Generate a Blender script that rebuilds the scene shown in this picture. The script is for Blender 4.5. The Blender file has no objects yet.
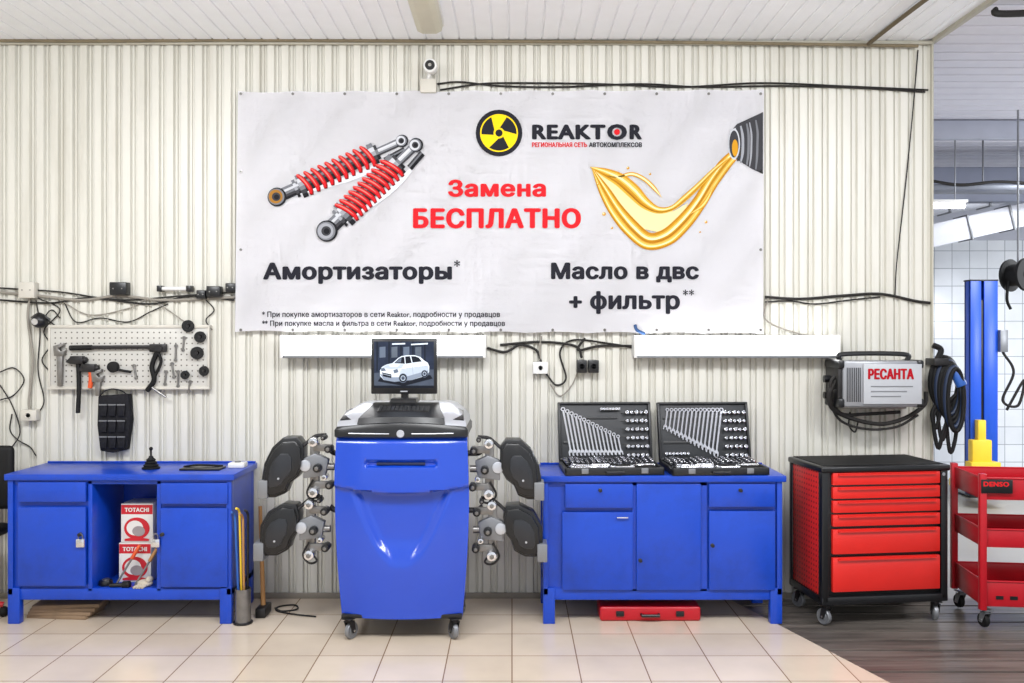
import bpy,bmesh,math,random
from mathutils import Vector,Matrix
from mathutils.geometry import delaunay_2d_cdt
random.seed(3)
sc=bpy.context.scene
F=880.;D=5.5;H=1.644;HY=335.
def X(px,y=0): return (px-512)*(D+y)/F
def Z(py,y=0): return H-(py-HY)*(D+y)/F
def lin(v): return v/12.92 if v<=.04045 else ((v+.055)/1.055)**2.4
def C(r,g,b): return (lin(r/255),lin(g/255),lin(b/255),1)
# ---------------------------------------------------------------- materials
def mat(name,rgb,rough=.5,metal=0,var=.08,scale=8,bump=0,emit=0,stretch=(1,1,1),coat=0,dirt=None,dirtamt=.5,d0=.5,spec=.5):
    m=bpy.data.materials.new(name);m.use_nodes=True
    nt=m.node_tree;N=nt.nodes;L=nt.links;bs=N['Principled BSDF']
    c=C(*rgb);bs.inputs['Specular IOR Level'].default_value=spec
    tc=N.new('ShaderNodeTexCoord');mp=N.new('ShaderNodeMapping');mp.inputs['Scale'].default_value=stretch
    L.new(tc.outputs['Object'],mp.inputs['Vector'])
    no=N.new('ShaderNodeTexNoise');no.inputs['Scale'].default_value=scale;no.inputs['Detail'].default_value=5
    L.new(mp.outputs[0],no.inputs['Vector'])
    mx=N.new('ShaderNodeMix');mx.data_type='RGBA'
    mx.inputs[6].default_value=tuple(max(0,v*(1-var*1.5)) for v in c[:3])+(1,)
    mx.inputs[7].default_value=tuple(min(1,v*(1+var)) for v in c[:3])+(1,)
    L.new(no.outputs['Fac'],mx.inputs[0]);out=mx.outputs[2]
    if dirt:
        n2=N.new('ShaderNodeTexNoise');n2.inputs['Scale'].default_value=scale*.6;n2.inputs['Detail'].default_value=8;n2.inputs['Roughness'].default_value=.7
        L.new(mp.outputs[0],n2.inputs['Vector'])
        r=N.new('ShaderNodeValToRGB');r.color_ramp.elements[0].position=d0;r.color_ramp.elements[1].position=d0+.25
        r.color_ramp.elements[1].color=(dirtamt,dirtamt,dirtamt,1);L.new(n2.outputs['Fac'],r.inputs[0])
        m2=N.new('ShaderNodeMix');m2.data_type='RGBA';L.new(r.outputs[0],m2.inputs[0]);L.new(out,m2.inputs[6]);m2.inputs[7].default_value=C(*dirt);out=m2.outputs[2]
    L.new(out,bs.inputs['Base Color'])
    bs.inputs['Roughness'].default_value=rough;bs.inputs['Metallic'].default_value=metal
    if coat: bs.inputs['Coat Weight'].default_value=coat
    if emit:
        L.new(out,bs.inputs['Emission Color']);bs.inputs['Emission Strength'].default_value=emit
    if bump:
        bp=N.new('ShaderNodeBump');bp.inputs['Strength'].default_value=bump;bp.inputs['Distance'].default_value=.01
        L.new(no.outputs['Fac'],bp.inputs['Height']);L.new(bp.outputs[0],bs.inputs['Normal'])
    return m
WHITE=mat('white_plastic',(222,222,220),.4)
BLACK=mat('black_plastic',(18,19,22),.32,var=.2)
RUB=mat('black_rubber',(16,16,17),.65,var=.3,spec=.3)
GREY=mat('grey_metal',(130,132,136),.4,.5)
CHROME=mat('chrome',(226,228,234),.16,1,var=.05)
STEEL=mat('worn_steel',(140,138,136),.38,.9,var=.2,scale=30)
DSTEEL=mat('dark_steel',(55,54,55),.4,.7,var=.3,scale=30)
BLUE=mat('bench_blue_paint',(16,66,182),.3,.0,var=.16,scale=5,bump=.1,dirt=(12,34,92),dirtamt=.45,d0=.48)
ABLUE=mat('aligner_blue_paint',(12,64,182),.24,.0,var=.06,scale=4,coat=.6)
LBLUE=mat('lift_blue_paint',(20,80,200),.35,var=.1)
DBLUE=mat('dark_slot',(8,20,60),.6)
RED=mat('red_paint',(212,36,30),.33,var=.08,coat=.2)
DRED=mat('cart_red_paint',(180,16,32),.33,var=.12)
YEL=mat('yellow_paint',(238,200,50),.4)
ORANGE=mat('orange_grip',(214,84,36),.5)
WOOD=mat('wood_handle',(176,128,76),.6,var=.25,scale=12,stretch=(1,1,.1))
PLY=mat('plywood_scrap',(140,116,92),.8,var=.3,scale=12)
LAMPM=mat('lamp_diffuser',(255,255,255),.5,var=.0,emit=8)
DULL=mat('lamp_cover_dull',(200,196,176),.4)
CBL=mat('cable_black',(34,32,31),.6,spec=.3)
CBG=mat('cable_grey',(140,135,126),.6)
BEIGE=mat('beige_box_plastic',(196,192,182),.5)
SILV=mat('silver_trim',(190,193,200),.3,.5)
# ---------------------------------------------------------------- text outlines, robustly filled
TC={}
def textmesh(st,sp):
    if (st,sp) in TC: return TC[(st,sp)]
    cu=bpy.data.curves.new('t','FONT');cu.body=st;cu.size=10;cu.resolution_u=3;cu.space_character=sp
    try: cu.fill_mode='NONE'
    except Exception: pass
    ob=bpy.data.objects.new('t',cu);link(ob);dg=bpy.context.evaluated_depsgraph_get();dg.update()
    me=bpy.data.meshes.new_from_object(ob.evaluated_get(dg))
    if len(me.polygons):
        V=[(v.co.x,v.co.y) for v in me.vertices];Tt=[tuple(p.vertices) for p in me.polygons]
    else:
        co=[v.co.xy.copy() for v in me.vertices];par=list(range(len(co)))
        def fnd(a):
            while par[a]!=a: par[a]=par[par[a]];a=par[a]
            return a
        for e in me.edges: par[fnd(e.vertices[0])]=fnd(e.vertices[1])
        comp={}
        for i in range(len(co)): comp.setdefault(fnd(i),[]).append(i)
        loops=[]
        for ids in comp.values():
            if len(ids)<3: continue
            ids.sort();P=[co[i] for i in ids];Q=[P[0]]
            for p in P[1:]:
                if (p-Q[-1]).length>1e-4: Q.append(p)
            if (Q[0]-Q[-1]).length<1e-4: Q.pop()
            if len(Q)>2: loops.append(Q)
        vs=[];es=[];bb=[]
        for Q in loops:
            o=len(vs);vs+=Q;es+=[(o+i,o+(i+1)%len(Q)) for i in range(len(Q))];bb.append((min(p.x for p in Q),max(p.x for p in Q),min(p.y for p in Q),max(p.y for p in Q)))
        r=delaunay_2d_cdt(vs,es,[],0,1e-5);V=[(v.x,v.y) for v in r[0]];Tt=[]
        for f in r[2]:
            cx=sum(V[i][0] for i in f)/len(f);cy=sum(V[i][1] for i in f)/len(f);w=0
            for Q,bx in zip(loops,bb):
                if cx<bx[0] or cx>bx[1] or cy<bx[2] or cy>bx[3]: continue
                n=len(Q)
                for i in range(n):
                    a=Q[i];c=Q[(i+1)%n]
                    if (a.y<=cy)!=(c.y<=cy):
                        xx=a.x+(cy-a.y)/(c.y-a.y)*(c.x-a.x)
                        if xx>cx: w+=1 if c.y>a.y else -1
            if w: Tt.append(tuple(f))
    bpy.data.objects.remove(ob);bpy.data.curves.remove(cu);bpy.data.meshes.remove(me)
    TC[(st,sp)]=(V,Tt);return V,Tt
# ---------------------------------------------------------------- builder
ROOT={};OFF={}
def link(o): sc.collection.objects.link(o)
def catmull(P,n=8):
    P=[Vector(p) for p in P]
    if len(P)<3: return P
    Q=[2*P[0]-P[1]]+P+[2*P[-1]-P[-2]];out=[]
    for i in range(1,len(Q)-2):
        a,b,c,d=Q[i-1:i+3]
        for k in range(n):
            t=k/n;out.append(.5*((2*b)+(c-a)*t+(2*a-5*b+4*c-d)*t*t+(3*b-a-3*c+d)*t**3))
    out.append(P[-1]);return out
class B:
    def __init__(s,root=None):
        s.bm=bmesh.new();s.mats=[];s.M=ROOT[root].inverted() if root is not None else Matrix();s.flat=False
    def mi(s,m):
        if m not in s.mats: s.mats.append(m)
        return s.mats.index(m)
    def add(s,t,m,M=None):
        i=s.mi(m);MM=s.M@(M if M is not None else Matrix())
        t.verts.index_update();vs=[s.bm.verts.new(MM@v.co) for v in t.verts]
        for f in t.faces:
            try:
                nf=s.bm.faces.new([vs[v.index] for v in f.verts]);nf.material_index=i
            except ValueError: pass
        t.free();return s
    def box(s,x0,x1,y0,y1,z0,z1,m,bev=0,M=None,seg=2):
        t=bmesh.new();bmesh.ops.create_cube(t,size=1)
        for v in t.verts: v.co=Vector(((x0+x1)/2+v.co.x*(x1-x0),(y0+y1)/2+v.co.y*(y1-y0),(z0+z1)/2+v.co.z*(z1-z0)))
        if bev: bmesh.ops.bevel(t,geom=t.edges[:],offset=bev,segments=seg,profile=.5,affect='EDGES')
        return s.add(t,m,M)
    def cyl(s,p0,p1,r,m,r2=None,seg=20,M=None,bev=0):
        p0=Vector(p0);p1=Vector(p1);d=p1-p0;t=bmesh.new()
        bmesh.ops.create_cone(t,cap_ends=True,segments=seg,radius1=r,radius2=r if r2 is None else r2,depth=d.length)
        if bev:
            es=[e for e in t.edges if any(len(f.verts)>4 for f in e.link_faces)]
            bmesh.ops.bevel(t,geom=es,offset=bev,segments=2,profile=.5,affect='EDGES')
        t.transform(Matrix.Translation((p0+p1)/2)@d.to_track_quat('Z','Y').to_matrix().to_4x4())
        return s.add(t,m,M)
    def sph(s,c,r,m,M=None):
        t=bmesh.new();bmesh.ops.create_uvsphere(t,u_segments=20,v_segments=12,radius=1)
        if not hasattr(r,'__len__'): r=(r,r,r)
        for v in t.verts: v.co=Vector((c[0]+v.co.x*r[0],c[1]+v.co.y*r[1],c[2]+v.co.z*r[2]))
        return s.add(t,m,M)
    def prism(s,pts,a,b,m,axis='y',bev=0,M=None,scale2=1,seg=2):
        t=bmesh.new()
        cx=sum(p[0] for p in pts)/len(pts);cz=sum(p[1] for p in pts)/len(pts)
        def mk(p,h):
            return Vector((p[0],h,p[1])) if axis=='y' else Vector((h,p[0],p[1])) if axis=='x' else Vector((p[0],p[1],h))
        A=[t.verts.new(mk((cx+(p[0]-cx)*scale2,cz+(p[1]-cz)*scale2),a)) for p in pts];Bv=[t.verts.new(mk(p,b)) for p in pts]
        t.faces.new(A);t.faces.new(Bv[::-1]);n=len(pts)
        for i in range(n): t.faces.new((A[i],Bv[i],Bv[(i+1)%n],A[(i+1)%n]))
        bmesh.ops.recalc_face_normals(t,faces=t.faces[:])
        if bev: bmesh.ops.bevel(t,geom=t.edges[:],offset=bev,segments=seg,profile=.5,affect='EDGES')
        return s.add(t,m,M)
    def tube(s,pts,r,m,smooth=True,seg=8,M=None,n=8):
        P=catmull(pts,n) if smooth else [Vector(p) for p in pts]
        t=bmesh.new();rings=[];nrm=None
        for i,p in enumerate(P):
            d=(P[min(i+1,len(P)-1)]-P[max(i-1,0)]).normalized()
            if nrm is None:
                nrm=d.orthogonal().normalized()
            else:
                nrm=(nrm-d*nrm.dot(d));nrm=nrm.normalized() if nrm.length>1e-5 else d.orthogonal().normalized()
            b=d.cross(nrm)
            rings.append([t.verts.new(p+r*(math.cos(2*math.pi*k/seg)*nrm+math.sin(2*math.pi*k/seg)*b)) for k in range(seg)])
        for i in range(len(rings)-1):
            for k in range(seg): t.faces.new((rings[i][k],rings[i][(k+1)%seg],rings[i+1][(k+1)%seg],rings[i+1][k]))
        t.faces.new(rings[0][::-1]);t.faces.new(rings[-1]);return s.add(t,m,M)
    def lathe(s,prof,c,ax,m,seg=28,M=None):
        t=bmesh.new();q=Vector(ax).to_track_quat('Z','Y').to_matrix().to_4x4();T=Matrix.Translation(c)@q;R=[]
        for (r,h) in prof: R.append([t.verts.new(T@Vector((r*math.cos(2*math.pi*k/seg),r*math.sin(2*math.pi*k/seg),h))) for k in range(seg)])
        for i in range(len(R)-1):
            for k in range(seg): t.faces.new((R[i][k],R[i][(k+1)%seg],R[i+1][(k+1)%seg],R[i+1][k]))
        if prof[0][0]>1e-4 and prof[0]!=prof[-1]: t.faces.new(R[0][::-1]);t.faces.new(R[-1])
        return s.add(t,m,M)
    def poly(s,pts,m,M=None):
        s.flat=True;t=bmesh.new();t.faces.new([t.verts.new(Vector(p)) for p in pts]);return s.add(t,m,M)
    # flat printed art on a plane at depth y
    def fp(s,pts,y,m): return s.poly([(X(a,y),y,Z(b,y)) for a,b in pts],m)
    def fd(s,cx,cy,r,y,m,ry=None,n=32): return s.fp([(cx+r*math.cos(2*math.pi*k/n),cy+(ry or r)*math.sin(2*math.pi*k/n)) for k in range(n)],y,m)
    def fr(s,pts,ws,y,m,sm=True):
        P=[Vector((p[0],p[1],w)) for p,w in zip(pts,ws)]
        if sm:P=catmull(P,8)
        Lf=[];Rt=[]
        for i,p in enumerate(P):
            d=P[min(i+1,len(P)-1)]-P[max(i-1,0)];d=Vector((d.x,d.y));d=d.normalized() if d.length>0 else Vector((1,0))
            n=Vector((-d.y,d.x));w=max(p.z,.05)/2
            Lf.append((p.x+n.x*w,p.y+n.y*w));Rt.append((p.x-n.x*w,p.y-n.y*w))
        for i in range(len(P)-1): s.fp([Lf[i],Lf[i+1],Rt[i+1],Rt[i]],y,m)
        return s
    def text(s,st,box,y,m,bold=0,M=None):
        s.flat=True
        V,Tt=textmesh(st,1.0+bold*1.2)
        x0,x1,z0,z1=box
        us={i for f in Tt for i in f}
        a=min(V[i][0] for i in us);b=max(V[i][0] for i in us);c=min(V[i][1] for i in us);d=max(V[i][1] for i in us)
        r=bold*(z1-z0);x0+=r;x1-=r;z0+=r*.6;z1-=r*.6
        offs=[(0,0)]
        if bold: offs+=[(r*math.cos(k*math.pi/4),r*.6*math.sin(k*math.pi/4)) for k in range(8)]
        for k,(ox,oz) in enumerate(offs):
            t=bmesh.new();vs=[t.verts.new(Vector((x0+(v[0]-a)/(b-a)*(x1-x0)+ox,y-k*.00005,z0+(v[1]-c)/(d-c)*(z1-z0)+oz))) for v in V]
            for f in Tt:
                try: t.faces.new([vs[i] for i in f])
                except ValueError: pass
            bmesh.ops.delete(t,geom=[v for v in t.verts if not v.link_faces],context='VERTS')
            s.add(t,m,M)
        return s
    def ft(s,st,x0,x1,yt,yb,y,m,bold=0): return s.text(st,(X(x0,y),X(x1,y),Z(yb,y),Z(yt,y)),y,m,bold)
    def obj(s,name,parent=None,label=None,smooth=35,recalc=True):
        if recalc and not s.flat: bmesh.ops.recalc_face_normals(s.bm,faces=s.bm.faces[:])
        me=bpy.data.meshes.new(name);s.bm.to_mesh(me);s.bm.free()
        for m in s.mats: me.materials.append(m)
        vs=me.vertices
        lo=Vector([min(v.co[i] for v in vs) for i in range(3)]);hi=Vector([max(v.co[i] for v in vs) for i in range(3)])
        c=(lo+hi)/2
        if parent is None: c.z=lo.z
        me.transform(Matrix.Translation(-c))
        if not s.flat:
            me.polygons.foreach_set('use_smooth',[True]*len(me.polygons));me.set_sharp_from_angle(angle=math.radians(smooth))
        o=bpy.data.objects.new(name,me);link(o)
        if parent is not None: o.parent=parent;o.location=c-OFF[parent]
        else:
            o.location=c
        OFF[o]=c
        if parent is None: ROOT[o]=Matrix.Translation(c)
        if label:o['label']=label
        return o
def solo(b,name,label,cat,group=None,smooth=35):
    o=b.obj(name,None,label,smooth);o['category']=cat
    if group:o['group']=group
    return o
def struct(b,name,smooth=35):
    o=b.obj(name,None,None,smooth);o['kind']='structure';return o
def thing(name,label,cat,loc=(0,0,0),rz=0,group=None,rot=None):
    o=bpy.data.objects.new(name,None);o.empty_display_size=.1;link(o)
    o.location=loc;o.rotation_euler=rot or (0,0,rz)
    ROOT[o]=Matrix.Translation(loc)@o.rotation_euler.to_matrix().to_4x4();OFF[o]=Vector((0,0,0))
    o['label']=label;o['category']=cat
    if group:o['group']=group
    return o
def castor(T,x,y,r,wm=RUB,plate=GREY,ang=0):
    M=Matrix.Translation((x,y,0))@Matrix.Rotation(ang,4,'Z')
    b=B();b.box(-.03,.03,-.03,.03,2*r+.02,2*r+.026,plate,0.002,M);b.cyl((0,0,2*r+.005),(0,0,2*r+.02),.018,plate,M=M)
    for sx in(-1,1): b.prism([(-.02,2*r+.01),(.02,2*r+.01),(.012+.02,r-.01),(.008+.0,r-.012)],sx*.02-.0015,sx*.02+.0015,plate,axis='x',M=M)
    b.box(-.022,.022,-.02,.02,2*r+.004,2*r+.009,plate,M=M)
    c=b.obj('castor',T)
    b=B();b.lathe([(0.001,-.014),(r*.5,-.014),(r*.55,-.011),(r*.9,-.013),(r,-.008),(r,.008),(r*.9,.013),(r*.55,.011),(r*.5,.014),(.001,.014)],(0,.018,r),(1,0,0),wm,M=M)
    b.cyl((-.024,.018,r),(.024,.018,r),.007,CHROME,M=M)
    b.obj('wheel',c)
# ================================================================ SETTING
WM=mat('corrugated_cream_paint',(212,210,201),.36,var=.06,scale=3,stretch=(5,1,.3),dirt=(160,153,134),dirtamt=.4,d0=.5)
def corr(x0,x1,per,d):
    pts=[];x=x0
    while x<x1:
        for dx,dy in((0,0),(.46*per,0),(.54*per,d),(.60*per,d),(.64*per,d*.4),(.74*per,d*.4),(.78*per,d),(.92*per,d)):
            if x+dx<=x1: pts.append((x+dx,dy))
        x+=per
    pts.append((x1,0));return pts
XR=X(930)
ZC=Z(42)
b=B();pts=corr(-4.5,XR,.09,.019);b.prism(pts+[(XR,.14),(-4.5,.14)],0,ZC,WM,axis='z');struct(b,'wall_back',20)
TRIM=mat('trim_paint',(180,176,162),.5)
b=B();b.box(-4.5,XR+.012,-.03,.0,ZC-.022,ZC,TRIM,.003);struct(b,'trim_1')
b=B();b.box(XR,XR+.012,-.025,.15,0,ZC-.022,TRIM,.003);struct(b,'trim_2')
b=B();b.box(-4.5,X(930),-.012,.0,0,.035,mat('base_trim',(140,133,122),.7),.002);struct(b,'baseboard_back')
# ceiling
CEM=mat('ceiling_white_panel',(240,242,247),.5,var=.03)
b=B();pts=[];x=-4.5
while x<XR: pts+= [(x,ZC),(x+.088,ZC),(x+.092,ZC+.008),(x+.098,ZC+.008)];x+=.102
pts=[p for p in pts if p[0]<=XR]
b.prism(pts+[(XR,ZC+.012),(XR,ZC+.06),(-4.5,ZC+.06)],-7.5,.14,CEM);struct(b,'ceiling',20)
CEM2=mat('ceiling_lilac_panel',(222,222,232),.5,var=.05)
b=B();pts=[];y=-7.5
while y<5: pts+=[(y,ZC+.01),(y+.13,ZC+.01),(y+.14,ZC+.028),(y+.155,ZC+.028)];y+=.165
b.prism(pts+[(5,ZC+.07),(-7.5,ZC+.07)],XR+.03,9,CEM2,axis='x');struct(b,'ceiling',20)
b=B();b.box(XR,XR+.03,-7.5,.14,ZC-.012,ZC+.05,TRIM,.002);struct(b,'trim_3')
def tilemat(name,c1,c2,cm,w,h,rough=.25,mort=.004,axis='xy',off=(0,0,0),bumpd=.3):
    m=bpy.data.materials.new(name);m.use_nodes=True;nt=m.node_tree;N=nt.nodes;L=nt.links;bs=N['Principled BSDF']
    tc=N.new('ShaderNodeNewGeometry');mp=N.new('ShaderNodeMapping');mp.inputs['Location'].default_value=off
    src=tc.outputs['Position']
    if axis=='xz':
        sp=N.new('ShaderNodeSeparateXYZ');cb=N.new('ShaderNodeCombineXYZ');L.new(src,sp.inputs[0]);L.new(sp.outputs[0],cb.inputs[0]);L.new(sp.outputs[2],cb.inputs[1]);src=cb.outputs[0]
    L.new(src,mp.inputs['Vector'])
    br=N.new('ShaderNodeTexBrick');br.offset=0;br.inputs['Scale'].default_value=1;br.inputs['Brick Width'].default_value=w;br.inputs['Row Height'].default_value=h
    br.inputs['Mortar Size'].default_value=mort;br.inputs['Mortar Smooth'].default_value=.3;br.inputs['Color1'].default_value=C(*c1);br.inputs['Color2'].default_value=C(*c2);br.inputs['Mortar'].default_value=C(*cm)
    L.new(mp.outputs[0],br.inputs['Vector'])
    no=N.new('ShaderNodeTexNoise');no.inputs['Scale'].default_value=2.5;no.inputs['Detail'].default_value=7;L.new(src,no.inputs['Vector'])
    mr=N.new('ShaderNodeMapRange');mr.inputs[1].default_value=.3;mr.inputs[2].default_value=.75;mr.inputs[3].default_value=1.0;mr.inputs[4].default_value=.84;L.new(no.outputs['Fac'],mr.inputs[0])
    mx=N.new('ShaderNodeMix');mx.data_type='RGBA';mx.blend_type='MULTIPLY';mx.inputs[0].default_value=1;L.new(br.outputs['Color'],mx.inputs[6]);L.new(mr.outputs[0],mx.inputs[7]);L.new(mx.outputs[2],bs.inputs['Base Color'])
    bs.inputs['Roughness'].default_value=rough
    bp=N.new('ShaderNodeBump');bp.inputs['Strength'].default_value=bumpd;bp.inputs['Distance'].default_value=-.004;L.new(br.outputs['Fac'],bp.inputs['Height']);L.new(bp.outputs[0],bs.inputs['Normal'])
    return m
FT=tilemat('floor_tile_beige',(212,197,179),(202,186,167),(136,110,88),.33,.33,.16,.0035)
xb=lambda y:1.345-.33*y
b=B();b.prism([(-4.5,0),(-4.5,-7.5),(xb(-7.5),-7.5),(xb(0),0)],-.05,0,FT,axis='z');struct(b,'floor')
PLK=mat('dark_floor_plank',(108,101,95),.34,var=.5,scale=6,stretch=(.35,5,1),bump=.4,dirt=(46,42,40),dirtamt=.9,d0=.46)
b=B();y=-7.5
while y<0-.01:
    y1=min(y+.15,0);g=.014
    b.prism([(xb(y)+.004,y+g),(9,y+g),(9,y1),(xb(y1)+.004,y1)],-.05,-.002+random.uniform(-.008,0),PLK,axis='z');y+=.15
struct(b,'floor')
b=B();b.box(XR+.012,9,0,5,-.05,-.004,mat('grey_concrete',(150,147,142),.4,var=.15,scale=2));struct(b,'floor')
WT=tilemat('wall_tile_white',(238,242,246),(230,235,240),(150,156,164),.2,.2,.2,.004,'xz')
b=B();b.box(XR-.5,9,4.5,4.6,0,2.72,WT);struct(b,'wall_far')
b=B();b.box(XR-.5,9,4.45,4.6,2.72,ZC,mat('upper_wall_grey',(190,193,204),.6));struct(b,'wall_far')
b=B();b.box(XR-.5,9,3.3,3.55,2.98,ZC-.15,mat('beam_grey',(140,145,162),.5),.01);struct(b,'trim_4')
b=B();b.box(XR-.5,9,2.0,2.06,ZC-.16,ZC,mat('beam_grey_light',(176,180,194),.5),.01);struct(b,'trim_5')
b=B();b.box(XR-.5,XR+.0,.14,4.5,0,ZC,mat('side_wall_grey',(205,205,208),.6));struct(b,'wall_side')
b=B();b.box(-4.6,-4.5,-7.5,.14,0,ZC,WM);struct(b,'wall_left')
# ================================================================ BANNER
by=-.04
T=thing('advertising_banner','white vinyl advertising banner with red and black lettering on the wall','banner',(X(500,by),by,Z(333,by)))
VIN=mat('banner_vinyl',(240,239,243),.35,var=.03,scale=2.2,bump=.7,stretch=(1,1,1.6),spec=.3)
b=B(T)
nx,nz=60,26;t=bmesh.new();g=[]
cor=[(238,91),(764,89),(763,334),(235,332)]
for j in range(nz+1):
    v=j/nz;row=[]
    for i in range(nx+1):
        u=i/nx
        px=(cor[0][0]*(1-u)+cor[1][0]*u)*(1-v)+(cor[3][0]*(1-u)+cor[2][0]*u)*v
        py=(cor[0][1]*(1-u)+cor[1][1]*u)*(1-v)+(cor[3][1]*(1-u)+cor[2][1]*u)*v
        e=1 if j in(0,nz) else 0
        py+=e*1.6*abs(math.sin(u*math.pi*9))*(1 if j==0 else -1)
        yy=by+.0025*math.sin(u*23+v*3)*math.sin(v*7+u*5)
        row.append(t.verts.new((X(px,by),yy,Z(py,by))))
    g.append(row)
for j in range(nz):
    for i in range(nx): t.faces.new((g[j][i],g[j][i+1],g[j+1][i+1],g[j+1][i]))
bmesh.ops.solidify(t,geom=t.faces[:],thickness=.001)
b.add(t,VIN);b.obj('banner_sheet',T)
def pm(n,c): return mat('print_'+n,c,.6,var=.02,spec=.1)
K=pm('black',(34,34,42));R=pm('red',(208,30,38));YL=pm('yellow',(240,206,24))
LY=by-.005
def L(k): return LY-.0005*k
b=B(T);b.fd(499,133,23.3,L(0),K);b.fd(499,133,19.0,L(1),YL)
for a in(90,210,330):
    pts=[]
    for k in range(9):
        th=math.radians(a-34+68*k/8);pts.append((499+17.6*math.cos(th),133+17.6*math.sin(th)))
    for k in range(5):
        th=math.radians(a+4-54*k/4);pts.append((499+5.5*math.cos(th),133+5.5*math.sin(th)))
    b.fp(pts,L(2),K)
b.fd(499,133,5.2,L(3),YL);b.fd(499,133,3.6,L(4),K)
b.obj('logo',T,'round yellow and black trefoil fan logo')
def lett(st,x0,x1,yt,yb,m,bold=0):
    b=B(T);b.ft(st,x0,x1,yt,yb,L(0),m,bold);b.obj('lettering',T)
lett('REAKT',532,605.5,124.5,139.5,K,.085);lett('O',607,627,124,140,K,.085);lett('R',629.5,642,124.5,139.5,K,.085)
b=B(T);b.fd(617,132,3,L(1),R);b.obj('logo_dot',T)
lett('РЕГИОНАЛЬНАЯ СЕТЬ',532,587,142.3,147.2,R,.05)
lett('АВТОКОМПЛЕКСОВ',589,642,142.3,147.2,K,.05)
lett('Замена',448,546,179.5,197,R,.07)
lett('БЕСПЛАТНО',413,581,208,228.5,R,.07)
lett('Амортизаторы',263,452,262.5,284,K,.06)
lett('*',454,460,260,267,K,.03)
lett('Масло в двс',551,699,262.5,282.5,K,.06)
lett('+',569,582,296,308,K,.09);lett('фильтр',590,680,291,314,K,.05)
lett('*',683,688,289.5,295.5,K,.03);lett('*',689,694,289.5,295.5,K,.03)
lett('* При покупке амортизаторов в сети Reaktor, подробности у продавцов',262,500,311.5,318.5,K,.02)
lett('** При покупке масла и фильтра в сети Reaktor, подробности у продавцов',262,505,320.5,327.5,K,.02)
pg1=pm('grey_dark',(62,62,66));pg2=pm('grey_mid',(116,118,124));pg3=pm('grey_light',(196,198,204));pg4=pm('grey_pale',(216,217,223));pg5=pm('charcoal',(30,30,34));pg6=pm('grey_soft',(154,156,163))
pr2=pm('red_dark',(150,20,22));pr3=pm('red_light',(240,120,110));pr4=pm('red_deep',(104,14,16));pb=pm('brass',(160,112,46))
b=B(T)
def shock(p0,p1,c0,c1,hw,k0,nt_):
    P0=Vector(p0);P1=Vector(p1);d=(P1-P0).normalized();n=Vector((-d.y,d.x))
    def q(a,l): v=P0+d*a+n*l;return(v.x,v.y)
    ln=(P1-P0).length;a0=c0*ln;a1=c1*ln
    def rod(aa,bb,w,cols,k):
        m=len(cols)
        for i,cm in enumerate(cols):
            o=-w/2+w*(i+.5)/m;b.fr([q(aa,o),q(bb,o)],[w/m+.15]*2,L(k),cm,False)
    b.fr([q(-3,3),q(ln*.6,hw*1.15),q(ln,hw*.9)],[1,6,1],L(k0-1),pg4)
    rod(2,a0+2,hw*1.1,[pg2,pg3,pg2,pg1,pg5],k0+1)
    rod(a0-8,a0-5,hw*1.6,[pg2,pg3,pg6,pg1,pg5],k0+2);rod(a0-3,a0+2.5,hw*2.1,[pg2,pg3,pg6,pg2,pg1,pg5],k0+2)
    rod(a0,a1,hw*1.25,[pg1,pg2,pg1,pg5,pg5],k0+1)
    rod(a1-2,a1+4,hw*1.9,[pg2,pg3,pg6,pg1,pg5],k0+2);rod(a1+4,a1+7,hw*1.3,[pg1,pg2,pg5],k0+2)
    rod(a1+6,ln-3,hw*.7,[pg2,pg4,pg3,pg2,pg1],k0+1)
    o=hw*.75
    for i,cm in enumerate([pg1,pg2,pg5,pg5]): b.fr([q(a1+9,o+i*1.6),q(ln-1,o*.8+i*1.6)],[1.8,1.8],L(k0+2),cm,False)
    for i in range(nt_):
        a=a0+(a1-a0)*(i+.3)/nt_
        pts=[q(a-2.5,-hw),q(a+.3,-hw*.6),q(a+2.8,0),q(a+4,hw*.6),q(a+3.0,hw)]
        b.fr([(x+.6,y+.8) for x,y in pts],[3.2,4.2,4.6,4.2,3.2],L(k0+3),pr4)
        b.fr(pts,[3.2,4.6,4.9,4.6,3.2],L(k0+4),pr2);b.fr([(x-.5,y-.5) for x,y in pts],[2,3.4,3.6,3.0,1.5],L(k0+5),R);b.fr([(x-.9,y-.9) for x,y in pts[0:4]],[.4,1.1,1.3,.4],L(k0+6),pr3)
    for (aa,rr_,ins) in((0,hw*.75,pb if k0<5 else pg6),(ln,hw*.5,pg3)):
        b.fd(*q(aa,0),rr_*1.1,L(k0+3),pg5);b.fd(*q(aa-.6,-.6),rr_*.95,L(k0+4),pg2);b.fd(*q(aa-1,-1),rr_*.8,L(k0+5),ins);b.fd(*q(aa-.6,-.6),rr_*.5,L(k0+6),pg1);b.fd(*q(aa-.4,-.2),rr_*.3,L(k0+7),pg5)
shock((277,197),(402,141),.2,.76,11.5,1,10)
shock((327,231),(416,145),.2,.76,13,9,11)
b.obj('shock_absorber_picture',T,'printed picture of two red coil-spring shock absorbers')
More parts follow.
